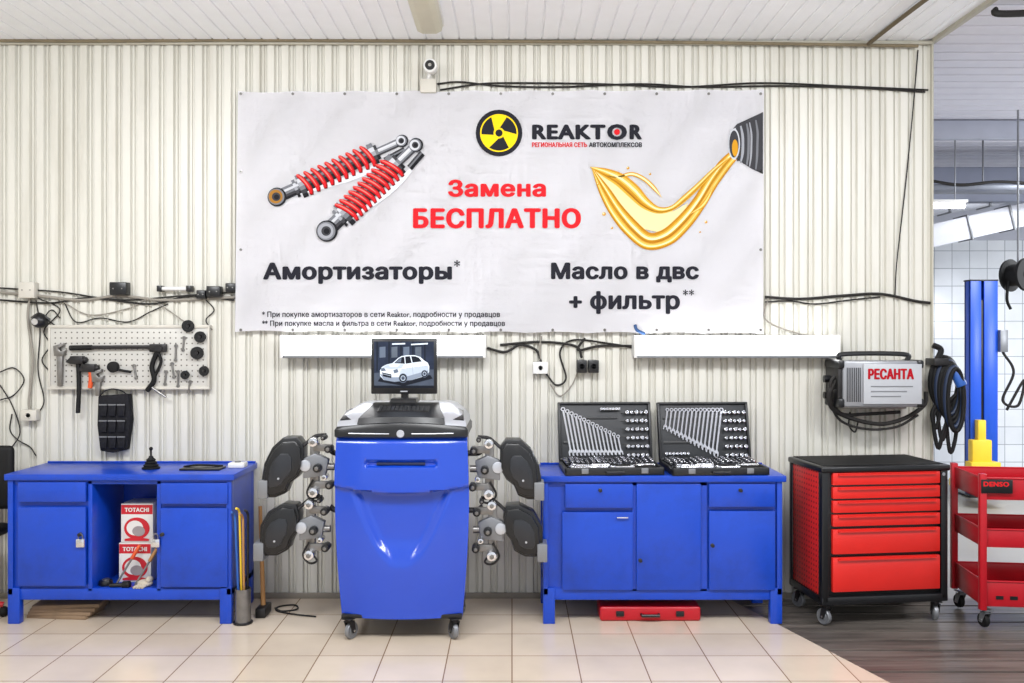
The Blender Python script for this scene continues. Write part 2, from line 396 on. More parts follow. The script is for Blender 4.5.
# oil picture: graded golden streams
def om(i):
    # palette from deep amber to pale gold
    return OIL[i]
OIL=[pm('oil_%s'%n,c) for n,c in (('brown',(158,100,20)),('amber',(186,126,26)),('deep_gold',(206,148,38)),('gold',(222,172,58)),('warm',(232,190,88)),('pale',(242,212,128)),('cream',(250,234,176)))]
b=B(T)
b.fp([(593,170),(606,175),(620,182),(632,194),(644,206),(658,213),(674,211),(688,203),(684,214),(672,226),(658,232),(644,229),(630,217),(616,200),(604,186)],L(0),pm('oil_sheet',(236,212,158)))
def band(pts,off,ws,k,m,i0=0,i1=None):
    P=[Vector(p[:2]) for p in pts];o=[]
    for i,p in enumerate(P):
        d=(P[min(i+1,len(P)-1)]-P[max(i-1,0)]).normalized();n=Vector((-d.y,d.x));q=p+n*pts[i][2]*off;o.append((q.x,q.y))
    o=o[i0:i1];w=[pts[i0+j][2]*ws for j in range(len(o))];w[0]*=.2;w[-1]=.1;b.fr(o,w,L(k),m)
def stream(pts,k,prof):
    # soft gradient across the width of a stream
    n=len(prof);band(pts,0,1,k,OIL[prof[n//2]])
    for i,c in enumerate(prof): band(pts,-.5+(i+.5)/n,1.15/n,k+1,OIL[c])
main=[(742,148,8),(727,162,12),(712,182,13),(699,203,14),(684,222,16),(667,237,17),(648,241,17),(631,228,17),(616,210,15),(604,190,11),(592,168,1)]
stream(main,1,[1,3,5,4,2,1,3,6,4,2,1])
band(main,.12,.07,3,OIL[6],2,9);band(main,-.3,.07,3,OIL[6],4,10);band(main,-.05,.05,3,OIL[0],2,9)
up=[(590,167,1),(606,173,9),(620,180,13),(633,191,14),(645,203,11),(658,210,7),(672,208,5),(686,197,6),(700,184,5),(714,170,4),(728,158,2)]
stream(up,4,[2,4,6,4,2,1,3])
band(up,-.1,.10,6,OIL[6],1,8);band(up,.3,.06,6,OIL[0],2,8)
w2=[(606,176,1),(618,177,3),(632,174,4),(644,179,4),(654,188,4),(662,198,1)]
band(w2,0,1,4,OIL[2]);band(w2,0,.4,5,OIL[6])
w3=[(690,214,1),(702,206,4),(709,196,3),(714,184,1)]
band(w3,0,1,4,OIL[2]);band(w3,0,.4,5,OIL[5])
for x,y,r in((604,214,1.8),(628,168,1.4),(706,222,1.4),(612,228,1.1),(598,184,1.1),(650,174,1.2),(700,232,.9)): b.fd(x,y,r,L(4),OIL[2]);b.fd(x-.4,y-.4,r*.5,L(5),OIL[6])
b.obj('oil_picture',T,'printed picture of golden motor oil splashing')
b=B(T)
b.fp([(731,131),(737,124),(748,119),(763,112),(763,174),(752,169),(741,162),(733,157)],L(2),pg1)
for i,(f,cm,wd) in enumerate(((.0,pg3,2),(.1,pg1,2.2),(.22,pg6,2.6),(.34,pg1,2),(.45,pg2,2.4),(.56,pg6,1.8),(.68,pg1,2.6),(.8,pg2,2.2),(.92,pg1,2.2))):
    cx=734+26*f;h=16+11*f;cyy=144+f
    b.fr([(cx+1,cyy-h),(cx+2.8,cyy-h*.5),(cx+3.4-f,cyy),(cx+3-f,cyy+h*.5),(cx+1,cyy+h)],[wd*.6,wd,wd,wd,wd*.6],L(3+i%2),cm)
e=[(734+6*math.cos(k*.2618),144+15.5*math.sin(k*.2618)) for k in range(24)]
b.fp(e,L(5),pg3);b.fp([(734+(x-734)*.8,144+(y-144)*.88) for x,y in e],L(6),pg1);b.fp([(735+(x-734)*.5,148+(y-144)*.55) for x,y in e],L(7),OIL[2])
b.obj('bottle_neck_picture',T,'printed picture of a grey canister neck')
GR=[(i/10,0) for i in range(11)]+[(i/10,1) for i in range(11)]+[(0,.33),(0,.66),(1,.33),(1,.66)]
for u,v in GR:
    px=241+519.5*u;py=94+236*v;b=B(T);b.lathe([(.004,0),(.004,.002),(.009,.002),(.009,0)],(X(px,by),by-.004,Z(py,by)),(0,-1,0),STEEL,12);b.obj('grommet',T)
# ================================================================ wall lamps
def walllamp(x0,x1,yt,yb):
    y0=-.12;cx=X((x0+x1)/2,y0)
    T=thing('fluorescent_lamp','long glowing fluorescent tube lamp mounted on the wall below the banner','lamp',(cx,-.03,Z(yb,y0)),group='fluorescent lamps under the banner')
    a,c=X(x0,y0),X(x1,y0);zt=Z(yt,y0);zb=Z(yb,y0)
    b=B(T);b.box(a,c,-.06,-.0,zb+.006,zt+.0,WHITE,.004);b.box(a,c,-.118,-.06,zb-.004,zb+.014,GREY,.003);b.obj('lamp_housing',T)
    b=B(T);pr=[(-.06,zt),(-.10,zt-.004),(-.125,zt-.035),(-.13,(zt+zb)/2),(-.125,zb+.035),(-.10,zb+.016),(-.06,zb+.016)]
    b.prism(pr,a+.018,c-.018,LAMPM,axis='x',bev=.003);b.obj('lamp_shade',T,'glowing white diffuser')
    for q in(a,c):
        b=B(T);b.box(q-.018 if q==c else q,q+.018 if q==a else q,-.134,-.05,zb-.004,zt+.003,WHITE,.005);b.obj('end_cap',T)
walllamp(280,486,335.5,357.5);walllamp(634,840,335.5,357.5)
xc=-.48
T=thing('ceiling_lamp','unlit fluorescent fixture with yellowed cover on the ceiling','lamp',(xc,-.9,ZC-.07))
b=B(T);b.box(xc-.085,xc+.085,-1.6,-.36,ZC-.03,ZC,WHITE,.004);b.obj('lamp_housing',T)
b=B(T);b.prism([(xc-.08,ZC-.03),(xc-.07,ZC-.065),(xc-.04,ZC-.08),(xc+.04,ZC-.08),(xc+.07,ZC-.065),(xc+.08,ZC-.03)],-1.58,-.38,DULL,bev=.004);b.obj('lamp_shade',T)
T=thing('security_camera','small white security camera on a beige junction box','camera',(X(429),-.02,Z(95)))
b=B(T);b.box(X(421),X(437),-.06,-.0,Z(95),Z(81),BEIGE,.006);b.obj('junction_box',T)
b=B(T);b.tube([(X(429),-.04,Z(81)),(X(430),-.06,Z(78)),(X(432),-.08,Z(75))],.012,WHITE);b.obj('bracket',T)
b=B(T);b.cyl((X(432),-.05,Z(71)),(X(432),-.14,Z(72)),.042,WHITE,bev=.01);b.cyl((X(432),-.141,Z(72)),(X(432),-.146,Z(72)),.03,BLACK);b.cyl((X(432),-.146,Z(72)),(X(432),-.15,Z(72)),.01,CHROME);b.obj('camera_head',T)
# conduits & cables
def cable(pts,r,m,label,name='cable',cat='cable',yy=-.012):
    b=B();P=[(X(p[0],p[2] if len(p)>2 else yy),p[2] if len(p)>2 else yy,Z(p[1],p[2] if len(p)>2 else yy)) for p in pts]
    b.tube(P,r,m);return solo(b,name,label,cat)
cable([(0,40.5),(100,41),(236,40),(420,41),(640,42),(800,44),(918,46)],.010,mat('rusty_pipe',(120,108,84),.6,var=.3),'thin painted pipe along the top of the wall','pipe','pipe',-.045)
b=B();b.tube([(X(865,0),-.05,ZC-.03),(X(866,0),-.5,ZC-.03),(X(866)+.04,-1.6,ZC-.03)],.013,mat('dark_pipe',(96,84,62),.5,.3));solo(b,'pipe','thin dark metal pipe running under the ceiling','pipe')
b=B();b.tube([(X(975,-.4),-.6,ZC-.02),(X(1000,-.6),-.62,ZC-.05),(X(1060,-.6),-.6,ZC-.03)],.02,CBL);solo(b,'cable','thick black cable hanging under the ceiling','cable')
for pts in([(437,84),(460,82),(500,86),(560,87),(640,84),(700,87),(780,86),(860,88),(925,92)],[(440,90),(480,84),(520,83),(600,84),(680,87),(760,83),(840,86),(928,90)]):
    cable(pts,.006,CBL,'black cable along the wall above the banner')
cable([(918,50),(912,120),(905,190),(897,260),(895,295)],.004,CBL,'thin black cable hanging down the wall')
cable([(765,297),(800,299),(840,296),(880,294),(915,301),(930,303)],.009,CBL,'dark cable running along the wall')
cable([(765,302),(790,301),(815,304),(850,300),(880,297)],.005,CBL,'dark cable running along the wall')
cable([(0,292),(40,296),(80,300),(120,296),(160,300),(200,299),(236,297)],.009,CBG,'grey cable running along the wall above the pegboard')
cable([(0,300),(50,303),(90,298),(150,304),(190,296),(234,300)],.006,CBL,'black cable running along the wall above the pegboard')
cable([(0,288),(60,292),(120,300),(180,296),(236,292)],.005,CBL,'thin black cable running along the wall above the pegboard')
cable([(30,296),(28,320),(33,360),(29,400),(30,412)],.008,CBG,'grey conduit cable dropping to a wall socket')
cable([(38,298),(60,310),(44,330),(50,345),(42,360),(50,372)],.004,CBL,'thin looping black cable beside the pegboard')
cable([(36,300),(40,330),(38,370),(44,400),(38,414)],.004,CBL,'thin black cable hanging beside the pegboard')
cable([(0,372),(14,368),(24,380),(14,395),(0,400)],.004,CBL,'thin looping black cable on the wall')
cable([(0,385),(12,405),(20,432),(10,450)],.004,CBL,'thin looping black cable near the workbench')
cable([(60,300),(90,315),(130,308),(150,300),(182,320),(190,326)],.004,CBG,'thin grey cable above the pegboard')
cable([(64,302),(76,322),(100,318),(128,322),(150,312),(168,304)],.004,CBL,'thin black cable sagging above the pegboard')
cable([(205,299),(214,310),(206,320),(212,330)],.004,CBL,'thin black cable hanging above the pegboard')
cable([(60,318),(52,310),(46,318),(58,330),(52,352)],.004,CBL,'thin black cable curling beside the pegboard')
cable([(487,348),(505,352),(520,345),(536,350),(541,362)],.008,CBL,'dark cable under the banner')
cable([(541,336),(540,348),(540,360)],.008,CBG,'grey cable to the wall socket')
cable([(500,345),(540,342),(575,346),(582,358)],.008,CBL,'dark cable under the banner')
cable([(545,372),(556,385),(566,378),(560,352),(574,340),(612,344),(634,348)],.006,CBL,'looping black cable beside the wall sockets')
cable([(578,370),(572,385),(560,396),(550,384)],.004,CBG,'thin grey cable beside the wall sockets')
cable([(768,298),(766,320),(800,334),(830,338)],.005,CBG,'grey cable feeding the lamp')
cable([(585,338),(578,350),(600,346),(632,346)],.008,CBL,'black cable feeding the lamp')
cable([(12,414),(10,430),(18,440),(30,447),(36,456)],.004,CBL,'thin black cable hanging by the socket')
b=B();b.tube([(X(635,-.05),-.05,Z(325,-.05)),(X(637,-.06),-.06,Z(330,-.06)),(X(645,-.06),-.06,Z(334,-.06))],.010,mat('blue_strap',(30,70,120),.5));solo(b,'strap','short blue strap tucked at the lower banner edge','strap')
def wbox(x0,x1,y0,y1,m,name,label,cat,dep=.04,kind='box'):
    T=thing(name,label,cat,(X((x0+x1)/2),-.0,Z(y1)))
    yf=-.02-dep;b=B(T);b.box(X(x0,yf),X(x1,yf),yf,.0,Z(y1,yf),Z(y0,yf),m,.006);b.obj('body',T)
    cx=X((x0+x1)/2,yf);cz=Z((y0+y1)/2,yf)
    if kind=='socket':
        b=B(T);b.lathe([(.001,0),(.013,0),(.016,.004),(.019,.004),(.02,-.001)],(cx,yf,cz),(0,-1,0),m)
        b.cyl((cx-.007,yf-.001,cz),(cx-.007,yf-.003,cz),.003,BLACK);b.cyl((cx+.007,yf-.001,cz),(cx+.007,yf-.003,cz),.003,BLACK);b.obj('socket',T)
    else:
        for sx in(-1,1): b=B(T);b.cyl((cx+sx*.25*(X(x1)-X(x0)),yf,cz),(cx+sx*.25*(X(x1)-X(x0)),yf-.003,cz),.004,STEEL);b.obj('screw',T)
wbox(18,34,282,298,BEIGE,'junction_box','beige junction box on the wall','electrical box')
wbox(20,36,410,421,BEIGE,'wall_socket','pale wall socket at the end of a cable','socket',kind='socket')
wbox(109,126,282,295,BLACK,'junction_box','black electrical box on the wall above the pegboard','electrical box',.05)
wbox(533,548,362,374,WHITE,'wall_socket','white wall socket under the banner','socket',kind='socket')
wbox(577,587,360,373,BLACK,'wall_socket','black wall socket under the banner','socket',.05,'socket')
wbox(588.5,599,360,373,BLACK,'wall_socket','black wall socket under the banner','socket',.05,'socket')
wbox(196,205,290,299,BLACK,'junction_box','small black plug block on the wall','electrical box',.04)
wbox(206,220,286,297,BLACK,'junction_box','small black plug block on the wall','electrical box',.04)
wbox(225,235,283,292,BLACK,'junction_box','small black plug block on the wall','electrical box',.03)
T=thing('night_light','short white tube lamp on the wall above the pegboard','lamp',(X(177),-.03,Z(292)))
b=B(T);b.cyl((X(162),-.04,Z(289)),(X(190),-.04,Z(289)),.012,WHITE,bev=.003);b.obj('tube',T)
for a in(160,189):
    b=B(T);b.box(X(a),X(a+5),-.055,-.0,Z(292),Z(286),BLACK,.003);b.obj('holder',T)
b=B();b.sph((X(44),-.05,Z(321)),(.05,.05,.045),BLACK);b.cyl((X(44),-.07,Z(321)),(X(44),-.11,Z(322)),.02,CHROME);b.tube([(X(36),-.05,Z(318)),(X(44),-.05,Z(314)),(X(54),-.05,Z(320))],.008,BLACK);solo(b,'work_light','small black clip work light hanging on a cable','lamp')
# ================================================================ pegboard + tools
def dotmat(name,base,dot,per,r,ax='xz'):
    m=bpy.data.materials.new(name);m.use_nodes=True;nt=m.node_tree;N=nt.nodes;Lk=nt.links;bs=N['Principled BSDF'];bs.inputs['Roughness'].default_value=.4
    g=N.new('ShaderNodeTexCoord');sp=N.new('ShaderNodeSeparateXYZ');Lk.new(g.outputs['Object'],sp.inputs[0])
    outs=[]
    for k in((0,2) if ax=='xz' else (1,2)):
        a=N.new('ShaderNodeMath');a.operation='DIVIDE';a.inputs[1].default_value=per;Lk.new(sp.outputs[k],a.inputs[0])
        f=N.new('ShaderNodeMath');f.operation='FRACT';Lk.new(a.outputs[0],f.inputs[0])
        s_=N.new('ShaderNodeMath');s_.operation='SUBTRACT';s_.inputs[1].default_value=.5;Lk.new(f.outputs[0],s_.inputs[0])
        p=N.new('ShaderNodeMath');p.operation='MULTIPLY';Lk.new(s_.outputs[0],p.inputs[0]);Lk.new(s_.outputs[0],p.inputs[1]);outs.append(p)
    ad=N.new('ShaderNodeMath');ad.operation='ADD';Lk.new(outs[0].outputs[0],ad.inputs[0]);Lk.new(outs[1].outputs[0],ad.inputs[1])
    lt=N.new('ShaderNodeMath');lt.operation='LESS_THAN';lt.inputs[1].default_value=(r/per)**2;Lk.new(ad.outputs[0],lt.inputs[0])
    mx=N.new('ShaderNodeMix');mx.data_type='RGBA';mx.inputs[6].default_value=C(*base);mx.inputs[7].default_value=C(*dot);Lk.new(lt.outputs[0],mx.inputs[0]);Lk.new(mx.outputs[2],bs.inputs['Base Color']);return m
PEG=dotmat('pegboard_perforated',(192,190,184),(96,92,86),.034,.005)
T=thing('pegboard','white perforated metal tool board on the wall','pegboard',(X(132),-.03,Z(388)))
b=B(T);b.box(X(52),X(212),-.04,-.03,Z(388),Z(326),PEG,.002);b.obj('panel',T)
for a in((52,212,325,328),(52,212,386,389),(52,54,328,386),(210,212,328,386)):
    b=B(T);b.box(X(a[0]),X(a[1]),-.048,-.0,Z(a[3]),Z(a[2]),BEIGE,.002);b.obj('frame_bar',T)
ty=-.06
def P(px,py,y=ty): return (X(px,y),y,Z(py,y))
b=B();b.tube([P(74,347.5),P(150,347)],.012,DSTEEL,False);b.box(X(150,ty),X(167,ty),-.075,-.05,Z(352,ty),Z(344,ty),DSTEEL,.004);b.cyl(P(70,348),P(92,347.5),.016,RUB);b.cyl((X(160,ty),-.05,Z(348,ty)),(X(160,ty),-.085,Z(348,ty)),.022,DSTEEL);solo(b,'torque_wrench','long dark steel torque wrench lying across the pegboard','wrench')
def hammer(x,y0,y1,hm,label):
    T=thing('hammer',label,'hammer',P(x,y1));b=B(T);b.tube([P(x,y0),P(x+1,(y0+y1)/2),P(x,y1)],.014,hm);b.obj('handle',T)
    b=B(T);b.box(X(x-7,ty),X(x+6,ty),-.08,-.04,Z(y0+4,ty),Z(y0-4,ty),DSTEEL,.005);b.cyl(P(x+5,y0),P(x+9,y0),.018,DSTEEL,bev=.003);b.prism([(X(x-7,ty),Z(y0-3,ty)),(X(x-12,ty),Z(y0+2,ty)),(X(x-7,ty),Z(y0+4,ty))],-.07,-.05,DSTEEL);b.obj('head',T)
hammer(78,360,413,RUB,'hammer with black handle hanging on the pegboard')
hammer(90,368,388,ORANGE,'small hammer with orange handle hanging on the pegboard')
def pipewrench(x,y0,y1,m,label):
    T=thing('pipe_wrench',label,'wrench',P(x,y1));b=B(T);b.prism([(X(x-3,ty),Z(y0+8,ty)),(X(x+3,ty),Z(y0+8,ty)),(X(x+2,ty),Z(y1,ty)),(X(x-2,ty),Z(y1,ty))],-.07,-.045,m,bev=.003);b.obj('handle',T)
    b=B(T);b.prism([(X(x-5,ty),Z(y0+10,ty)),(X(x-6,ty),Z(y0,ty)),(X(x+4,ty),Z(y0-3,ty)),(X(x+4,ty),Z(y0,ty)),(X(x-1,ty),Z(y0+2,ty)),(X(x+1,ty),Z(y0+5,ty)),(X(x+6,ty),Z(y0+4,ty)),(X(x+4,ty),Z(y0+10,ty))],-.075,-.04,STEEL,bev=.002);b.obj('jaw',T)
pipewrench(60,346,386,STEEL,'steel adjustable wrench hanging on the pegboard')
pipewrench(98,372,396,STEEL,'short steel adjustable wrench hanging on the pegboard')
b=B();b.tube([P(158,350),P(152,366),P(154,380),P(147,391)],.016,RUB);b.tube([P(158,352),P(161,362),P(155,376)],.010,RUB);solo(b,'strap_wrench','black rubber strap hanging on the pegboard','tool')
b=B();b.tube([P(150,386),P(157,391),P(166,397)],.008,STEEL);b.lathe([(.007,-.006),(.014,-.006),(.014,.006),(.007,.006),(.007,-.006)],P(150,386),(0,-1,0),STEEL,16);solo(b,'ring_wrench','steel ring wrench hanging askew on the pegboard','wrench')
for x,y,r in((188,326,.036),(200,337,.034),(197,353,.038),(204,371,.03),(185,375,.026)):
    b=B();q=P(x,y);b.lathe([(r*.35,-.012),(r,-.012),(r*1.05,0),(r,.012),(r*.35,.012),(r*.35,-.012)],q,(0.3,-1,0.1),RUB,20);b.cyl((q[0],-.038,q[2]),(q[0],-.075,q[2]),r*.3,DSTEEL);solo(b,'oil_filter_wrench','round black cup-shaped tool hanging on the pegboard','tool','black cup tools on the pegboard')
b=B();q=P(113,367);b.cyl((q[0],-.038,q[2]),(q[0],-.075,q[2]),.034,RUB,bev=.005);b.tube([q,P(120,370),P(131,372)],.008,RUB);solo(b,'tape_reel','black round reel tool hanging on the pegboard','tool')
for i,(x,y,l) in enumerate(((178,372,14),(172,364,13),(190,382,10),(176,346,14),(134,366,12),(184,338,12),(166,372,12))):
    b=B();a=P(x,y,-.048);c=P(x+2*math.sin(i*2),y+l,-.048);b.tube([a,c],.006,STEEL,False);b.lathe([(.005,-.004),(.012,-.004),(.012,.004),(.005,.004),(.005,-.004)],a,(0,-1,0),STEEL,14);b.lathe([(.004,-.004),(.010,-.004),(.010,.004),(.004,.004),(.004,-.004)],c,(0,-1,0),STEEL,14);solo(b,'ring_wrench','small steel ring wrench hanging on the pegboard','wrench','small ring wrenches on the pegboard')
T=thing('tool_pouch','black fabric tool pouch with open pockets hanging on the wall','pouch',P(113,452))
FAB=mat('black_fabric',(34,34,38),.9,var=.4,scale=60,bump=.3,spec=.2)
b=B(T);b.prism([(X(98,ty),Z(396,ty)),(X(128,ty),Z(394,ty)),(X(130,ty),Z(420,ty)),(X(126,ty),Z(450,ty)),(X(113,ty),Z(453,ty)),(X(100,ty),Z(451,ty)),(X(97,ty),Z(425,ty))],-.06,-.0,FAB,bev=.006);b.obj('body',T)
for y0 in(404,420,436):
    for i in range(3):
        b=B(T);x0=100+i*9;b.prism([(X(x0,ty),Z(y0,ty)),(X(x0+8,ty),Z(y0,ty)),(X(x0+7,ty),Z(y0+12,ty)),(X(x0+1,ty),Z(y0+12,ty))],-.076,-.058,FAB,bev=.003);b.box(X(x0,ty),X(x0+8,ty),-.078,-.074,Z(y0+1.2,ty),Z(y0,ty),GREY);b.obj('pocket',T)
b=B(T);b.tube([P(100,396),P(105,391),P(113,389),P(122,391),P(127,395)],.004,FAB);b.obj('strap',T)
# ================================================================ benches
def bench(x0,x1,zt,label,doors,drawers,openbay,locks,hnd):
    yf,yb=-.5,-.05
    T=thing('workbench',label,'workbench',((x0+x1)/2,(yf+yb)/2,0))
    b=B(T);b.box(x0,x1,yf-.012,yb,zt-.035,zt,BLUE,.004);b.box(x0+.01,x1-.01,yb-.012,yb,zt,zt+.010,BLUE,.002);b.obj('worktop',T)
    zb=.165;w=.075
    b=B(T);yF=yf+.025
    b.box(x0+.02,x0+.04,yF,yb-.01,zb,zt-.035,BLUE);b.box(x1-.04,x1-.02,yF,yb-.01,zb,zt-.035,BLUE)
    b.box(x0+.02,x1-.02,yb-.03,yb-.01,zb,zt-.035,BLUE);b.box(x0+.02,x1-.02,yF,yb-.01,zb,zb+.03,BLUE)
    b.box(x0+.02,x1-.02,yF-.012,yF+.02,zb-.03,zb+.035,BLUE,.003);b.box(x0+.02,x1-.02,yF-.012,yF+.01,zt-.06,zt-.035,BLUE,.002)
    for d in openbay+[q for q in([] if openbay else [(633.5,636),(701.5,706.5)])]:
        if openbay and d is openbay[0]:
            for px in d: b.box(X(px,yf)-.012,X(px,yf)+.012,yF-.012,yb-.02,zb+.02,zt-.04,BLUE,.002)
        else: b.box(X(d[0],yf)-.005,X(d[1],yf)+.005,yF-.012,yb-.02,zb+.02,zt-.04,BLUE)
    if not openbay: b.box(x0+.02,x1-.02,yF-.002,yF+.01,zb,zt-.04,BLUE)
    else:
        b.box(x0+.02,X(openbay[0][0],yf),yF-.002,yF+.01,zb,zt-.04,BLUE);b.box(X(openbay[0][1],yf),x1-.02,yF-.002,yF+.01,zb,zt-.04,BLUE)
    b.obj('body',T)
    for lx in(x0+.012,x1-.012-w):
        for ly0,ly1 in((yf+.004,yf+.05),(yb-.06,yb-.01)):
            b=B(T);b.box(lx,lx+w*.9,ly0,ly1,0,zb+.04,BLUE,.004)
            if lx<(x0+x1)/2: b.box(lx,lx+.03,ly0,ly1,zb,zt-.036,BLUE,.003)
            else: b.box(lx+w*.9-.03,lx+w*.9,ly0,ly1,zb,zt-.036,BLUE,.003)
            b.obj('leg',T)
    ds=[]
    for (a,c,t_,bt) in doors+drawers:
        nm='door' if (a,c,t_,bt) in doors else 'drawer'
        b=B(T);b.box(X(a,yf),X(c,yf),yf-.006,yf+.012,Z(bt,yf),Z(t_,yf),BLUE,.005);o=b.obj(nm,T);ds.append(o)
    for (i,px,py_,kind) in hnd:
        q=(X(px,yf),yf-.006,Z(py_,yf));b=B(T)
        if kind=='bar': b.tube([(q[0]-.03,yf,q[2]),(q[0]-.03,yf-.022,q[2]),(q[0]+.03,yf-.022,q[2]),(q[0]+.03,yf,q[2])],.004,CHROME,False)
        else: b.lathe([(.011,-.002),(.011,.003),(.005,.006),(.005,.016),(.010,.02),(.001,.022)],q,(0,-1,0),DSTEEL,16)
        b.obj('handle',ds[i],'small metal handle')
    for px,py_ in locks:
        q=Vector((X(px,yf),yf-.012,Z(py_,yf)))
        L_=thing('padlock','small steel padlock hanging from the cabinet door hasp','padlock',q-Vector((0,0,.05)))
        b=B(L_);b.box(q.x-.024,q.x+.024,q.y-.014,q.y+.002,q.z-.06,q.z-.012,CHROME,.005);b.obj('body',L_)
        b=B(L_);b.tube([(q.x-.012,q.y-.006,q.z-.014),(q.x-.012,q.y-.006,q.z+.006),(q.x,q.y-.006,q.z+.018),(q.x+.012,q.y-.006,q.z+.006),(q.x+.012,q.y-.006,q.z-.014)],.0032,STEEL);b.obj('shackle',L_)
    return T
xl0=X(5,-.5);xl1=X(258,-.04);ztl=.854
bench(xl0,xl1,ztl,'blue metal workbench with two doors and an open middle bay',
 [(18,86,507,586),(161,228,508,587)],[(18,86,482,502),(161,228,483,504)],[(89,158)],[(82,536),(157,536)],[(0,81,534,'k'),(1,163,534,'k')])
xr0=X(541,-.5);xr1=X(786,-.5);ztr=.845
bench(xr0,xr1,ztr,'blue metal workbench with three doors carrying two open socket sets',
 [(562,633,512,590),(636.5,701,484,590),(709,775,511,590)],[(565,633,484,508),(709,775,484,507)],[],[],[(0,622,517,'bar'),(2,712,545,'k'),(3,600,490,'k'),(4,740,490,'k'),(1,640,560,'k')])
# cartons in the open bay
TOT=mat('carton_white',(222,218,212),.6);CR=mat('carton_red',(194,24,38),.6);CP=mat('carton_picture_grey',(150,140,140),.6)
def carton(x0,x1,z0,z1,yy,label):
    T=thing('carton_box',label,'box',(X((x0+x1)/2,yy),yy+.09,z0),group='cartons in the workbench bay')
    xa,xb2=X(x0,yy),X(x1,yy);h=z1-z0;w=xb2-xa
    b=B(T);b.box(xa,xb2,yy,yy+.18,z0,z1,TOT,.002);b.obj('body',T)
    b=B(T);b.box(xa+.002,xb2-.002,yy-.001,yy+.001,z1-h*.27,z1-h*.03,CR);b.obj('printed_band',T)
    b=B(T);b.text('TOTACHI',(xa+w*.12,xb2-w*.12,z1-h*.21,z1-h*.10),yy-.003,TOT,.06);b.obj('lettering',T)
    b=B(T)
    def el(cx,cz,rx,rz,yo,m):
        n=28;b.poly([(xa+w*cx+w*rx*math.cos(2*math.pi*k/n),yo,z0+h*cz+h*rz*math.sin(2*math.pi*k/n)) for k in range(n)],m)
    el(.5,.37,.40,.28,yy-.002,CR);el(.44,.38,.26,.19,yy-.003,TOT);el(.56,.30,.2,.13,yy-.004,CP)
    b.poly([(xa+w*.12,yy-.0045,z0+h*.1),(xa+w*.5,yy-.0045,z0+h*.16),(xa+w*.88,yy-.0045,z0+h*.1),(xa+w*.88,yy-.0045,z0+h*.05),(xa+w*.12,yy-.0045,z0+h*.05)],CR)
    b.obj('printed_disc',T)
carton(119,151,.196,.425,-.34,'red and white carton standing in the bench bay')
carton(121,153,.426,.655,-.34,'red and white carton stacked on another carton')
def rod(p0,p1,r,m,name,label,cat,gm=None):
    T=thing(name,label,cat,Vector(p0) if p0[2]<p1[2] else Vector(p1));b=B(T);b.cyl(p0,p1,r,m,seg=12);b.obj('shaft',T)
    if gm:
        p0=Vector(p0);p1=Vector(p1);b=B(T);b.cyl(p0+(p1-p0)*.65,p1,r*1.8,gm,seg=14,bev=.002);b.obj('handle',T)
    return T
rod((X(116,-.43),-.43,.205),(X(140,-.37),-.37,.42),.006,STEEL,'screwdriver','long screwdriver with orange handle leaning in the bench bay','screwdriver',gm=ORANGE)
rod((X(135,-.44),-.44,.205),(X(157,-.38),-.38,.40),.006,STEEL,'screwdriver','screwdriver with wooden handle leaning in the bench bay','screwdriver',gm=WOOD)
rod((X(110,-.46),-.46,.21),(X(130,-.46),-.46,.215),.012,DSTEEL,'pry_bar','short dark pry bar in the bench bay','tool',gm=RUB)
GL=mat('glove_fabric',(186,176,160),.9,var=.2)
b=B();b.sph((X(145,-.43),-.43,.215),(.045,.035,.022),GL);b.sph((X(150,-.42),-.43,.235),(.02,.03,.02),GL)
for k in range(4): b.cyl((X(141,-.43)+k*.014,-.455,.212),(X(138,-.43)+k*.016,-.49,.205),.0075,GL,seg=10)
solo(b,'work_glove','crumpled pale work glove lying in the bench bay','glove')
b=B();b.cyl((X(106,-.4),-.4,.196),(X(106,-.4),-.4,.225),.04,BLACK,r2=.036,bev=.004);b.cyl((X(106,-.4),-.4,.225),(X(106,-.4),-.4,.232),.02,STEEL);solo(b,'oil_filter','flat black round filter cap in the bench bay','tool')
q=(X(151,-.3),-.3,ztl)
T=thing('rubber_bellows','black conical rubber bellows standing on the workbench','bellows',q)
b=B(T);b.lathe([(.05,0),(.052,.008),(.04,.014),(.044,.022),(.032,.030),(.036,.038),(.024,.046),(.027,.054),(.014,.066),(.012,.075)],q,(0,0,1),RUB);b.obj('bellows',T)
b=B(T);b.cyl((q[0],q[1],q[2]+.07),(q[0],q[1],q[2]+.115),.006,DSTEEL);b.sph((q[0],q[1],q[2]+.118),.011,RUB);b.obj('shaft',T)
b=B();b.box(X(184,-.3),X(224,-.3),-.38,-.26,ztl,ztl+.012,BLACK,.004);b.tube([(X(184,-.3),-.3,ztl+.012),(X(200,-.3),-.32,ztl+.025),(X(222,-.3),-.28,ztl+.014)],.006,RUB);solo(b,'document_folder','flat black folder lying on the workbench','folder')
b=B();b.box(X(232,-.2),X(248,-.2),-.28,-.2,ztl,ztl+.03,WHITE,.006);b.cyl((X(240,-.2),-.24,ztl+.03),(X(240,-.2),-.24,ztl+.036),.018,GREY);solo(b,'measuring_box','small white plastic box on the workbench','box')
for i in range(4):
    b=B();M=Matrix.Translation((X(66,-.33),-.31,0))@Matrix.Rotation(.06*(i-1.5),4,'Z');b.box(-.19+.01*i,.17+.015*i,-.1,.1,.0205*i,.0205*i+.02,PLY,.002,M);solo(b,'wood_board','worn plywood board stacked on the floor under the workbench','board','boards under the workbench')
T=thing('hard_case','flat red plastic tool case on the floor under the workbench','case',(X(650,-.4),-.36,0))
b=B(T);b.box(X(600,-.45),X(701,-.45),-.45,-.25,0,.085,DRED,.015,seg=3);b.obj('body',T)
for px in(620,680):
    b=B(T);b.box(X(px-4,-.45),X(px+4,-.45),-.459,-.445,.03,.06,BLACK,.003);b.obj('latch',T)
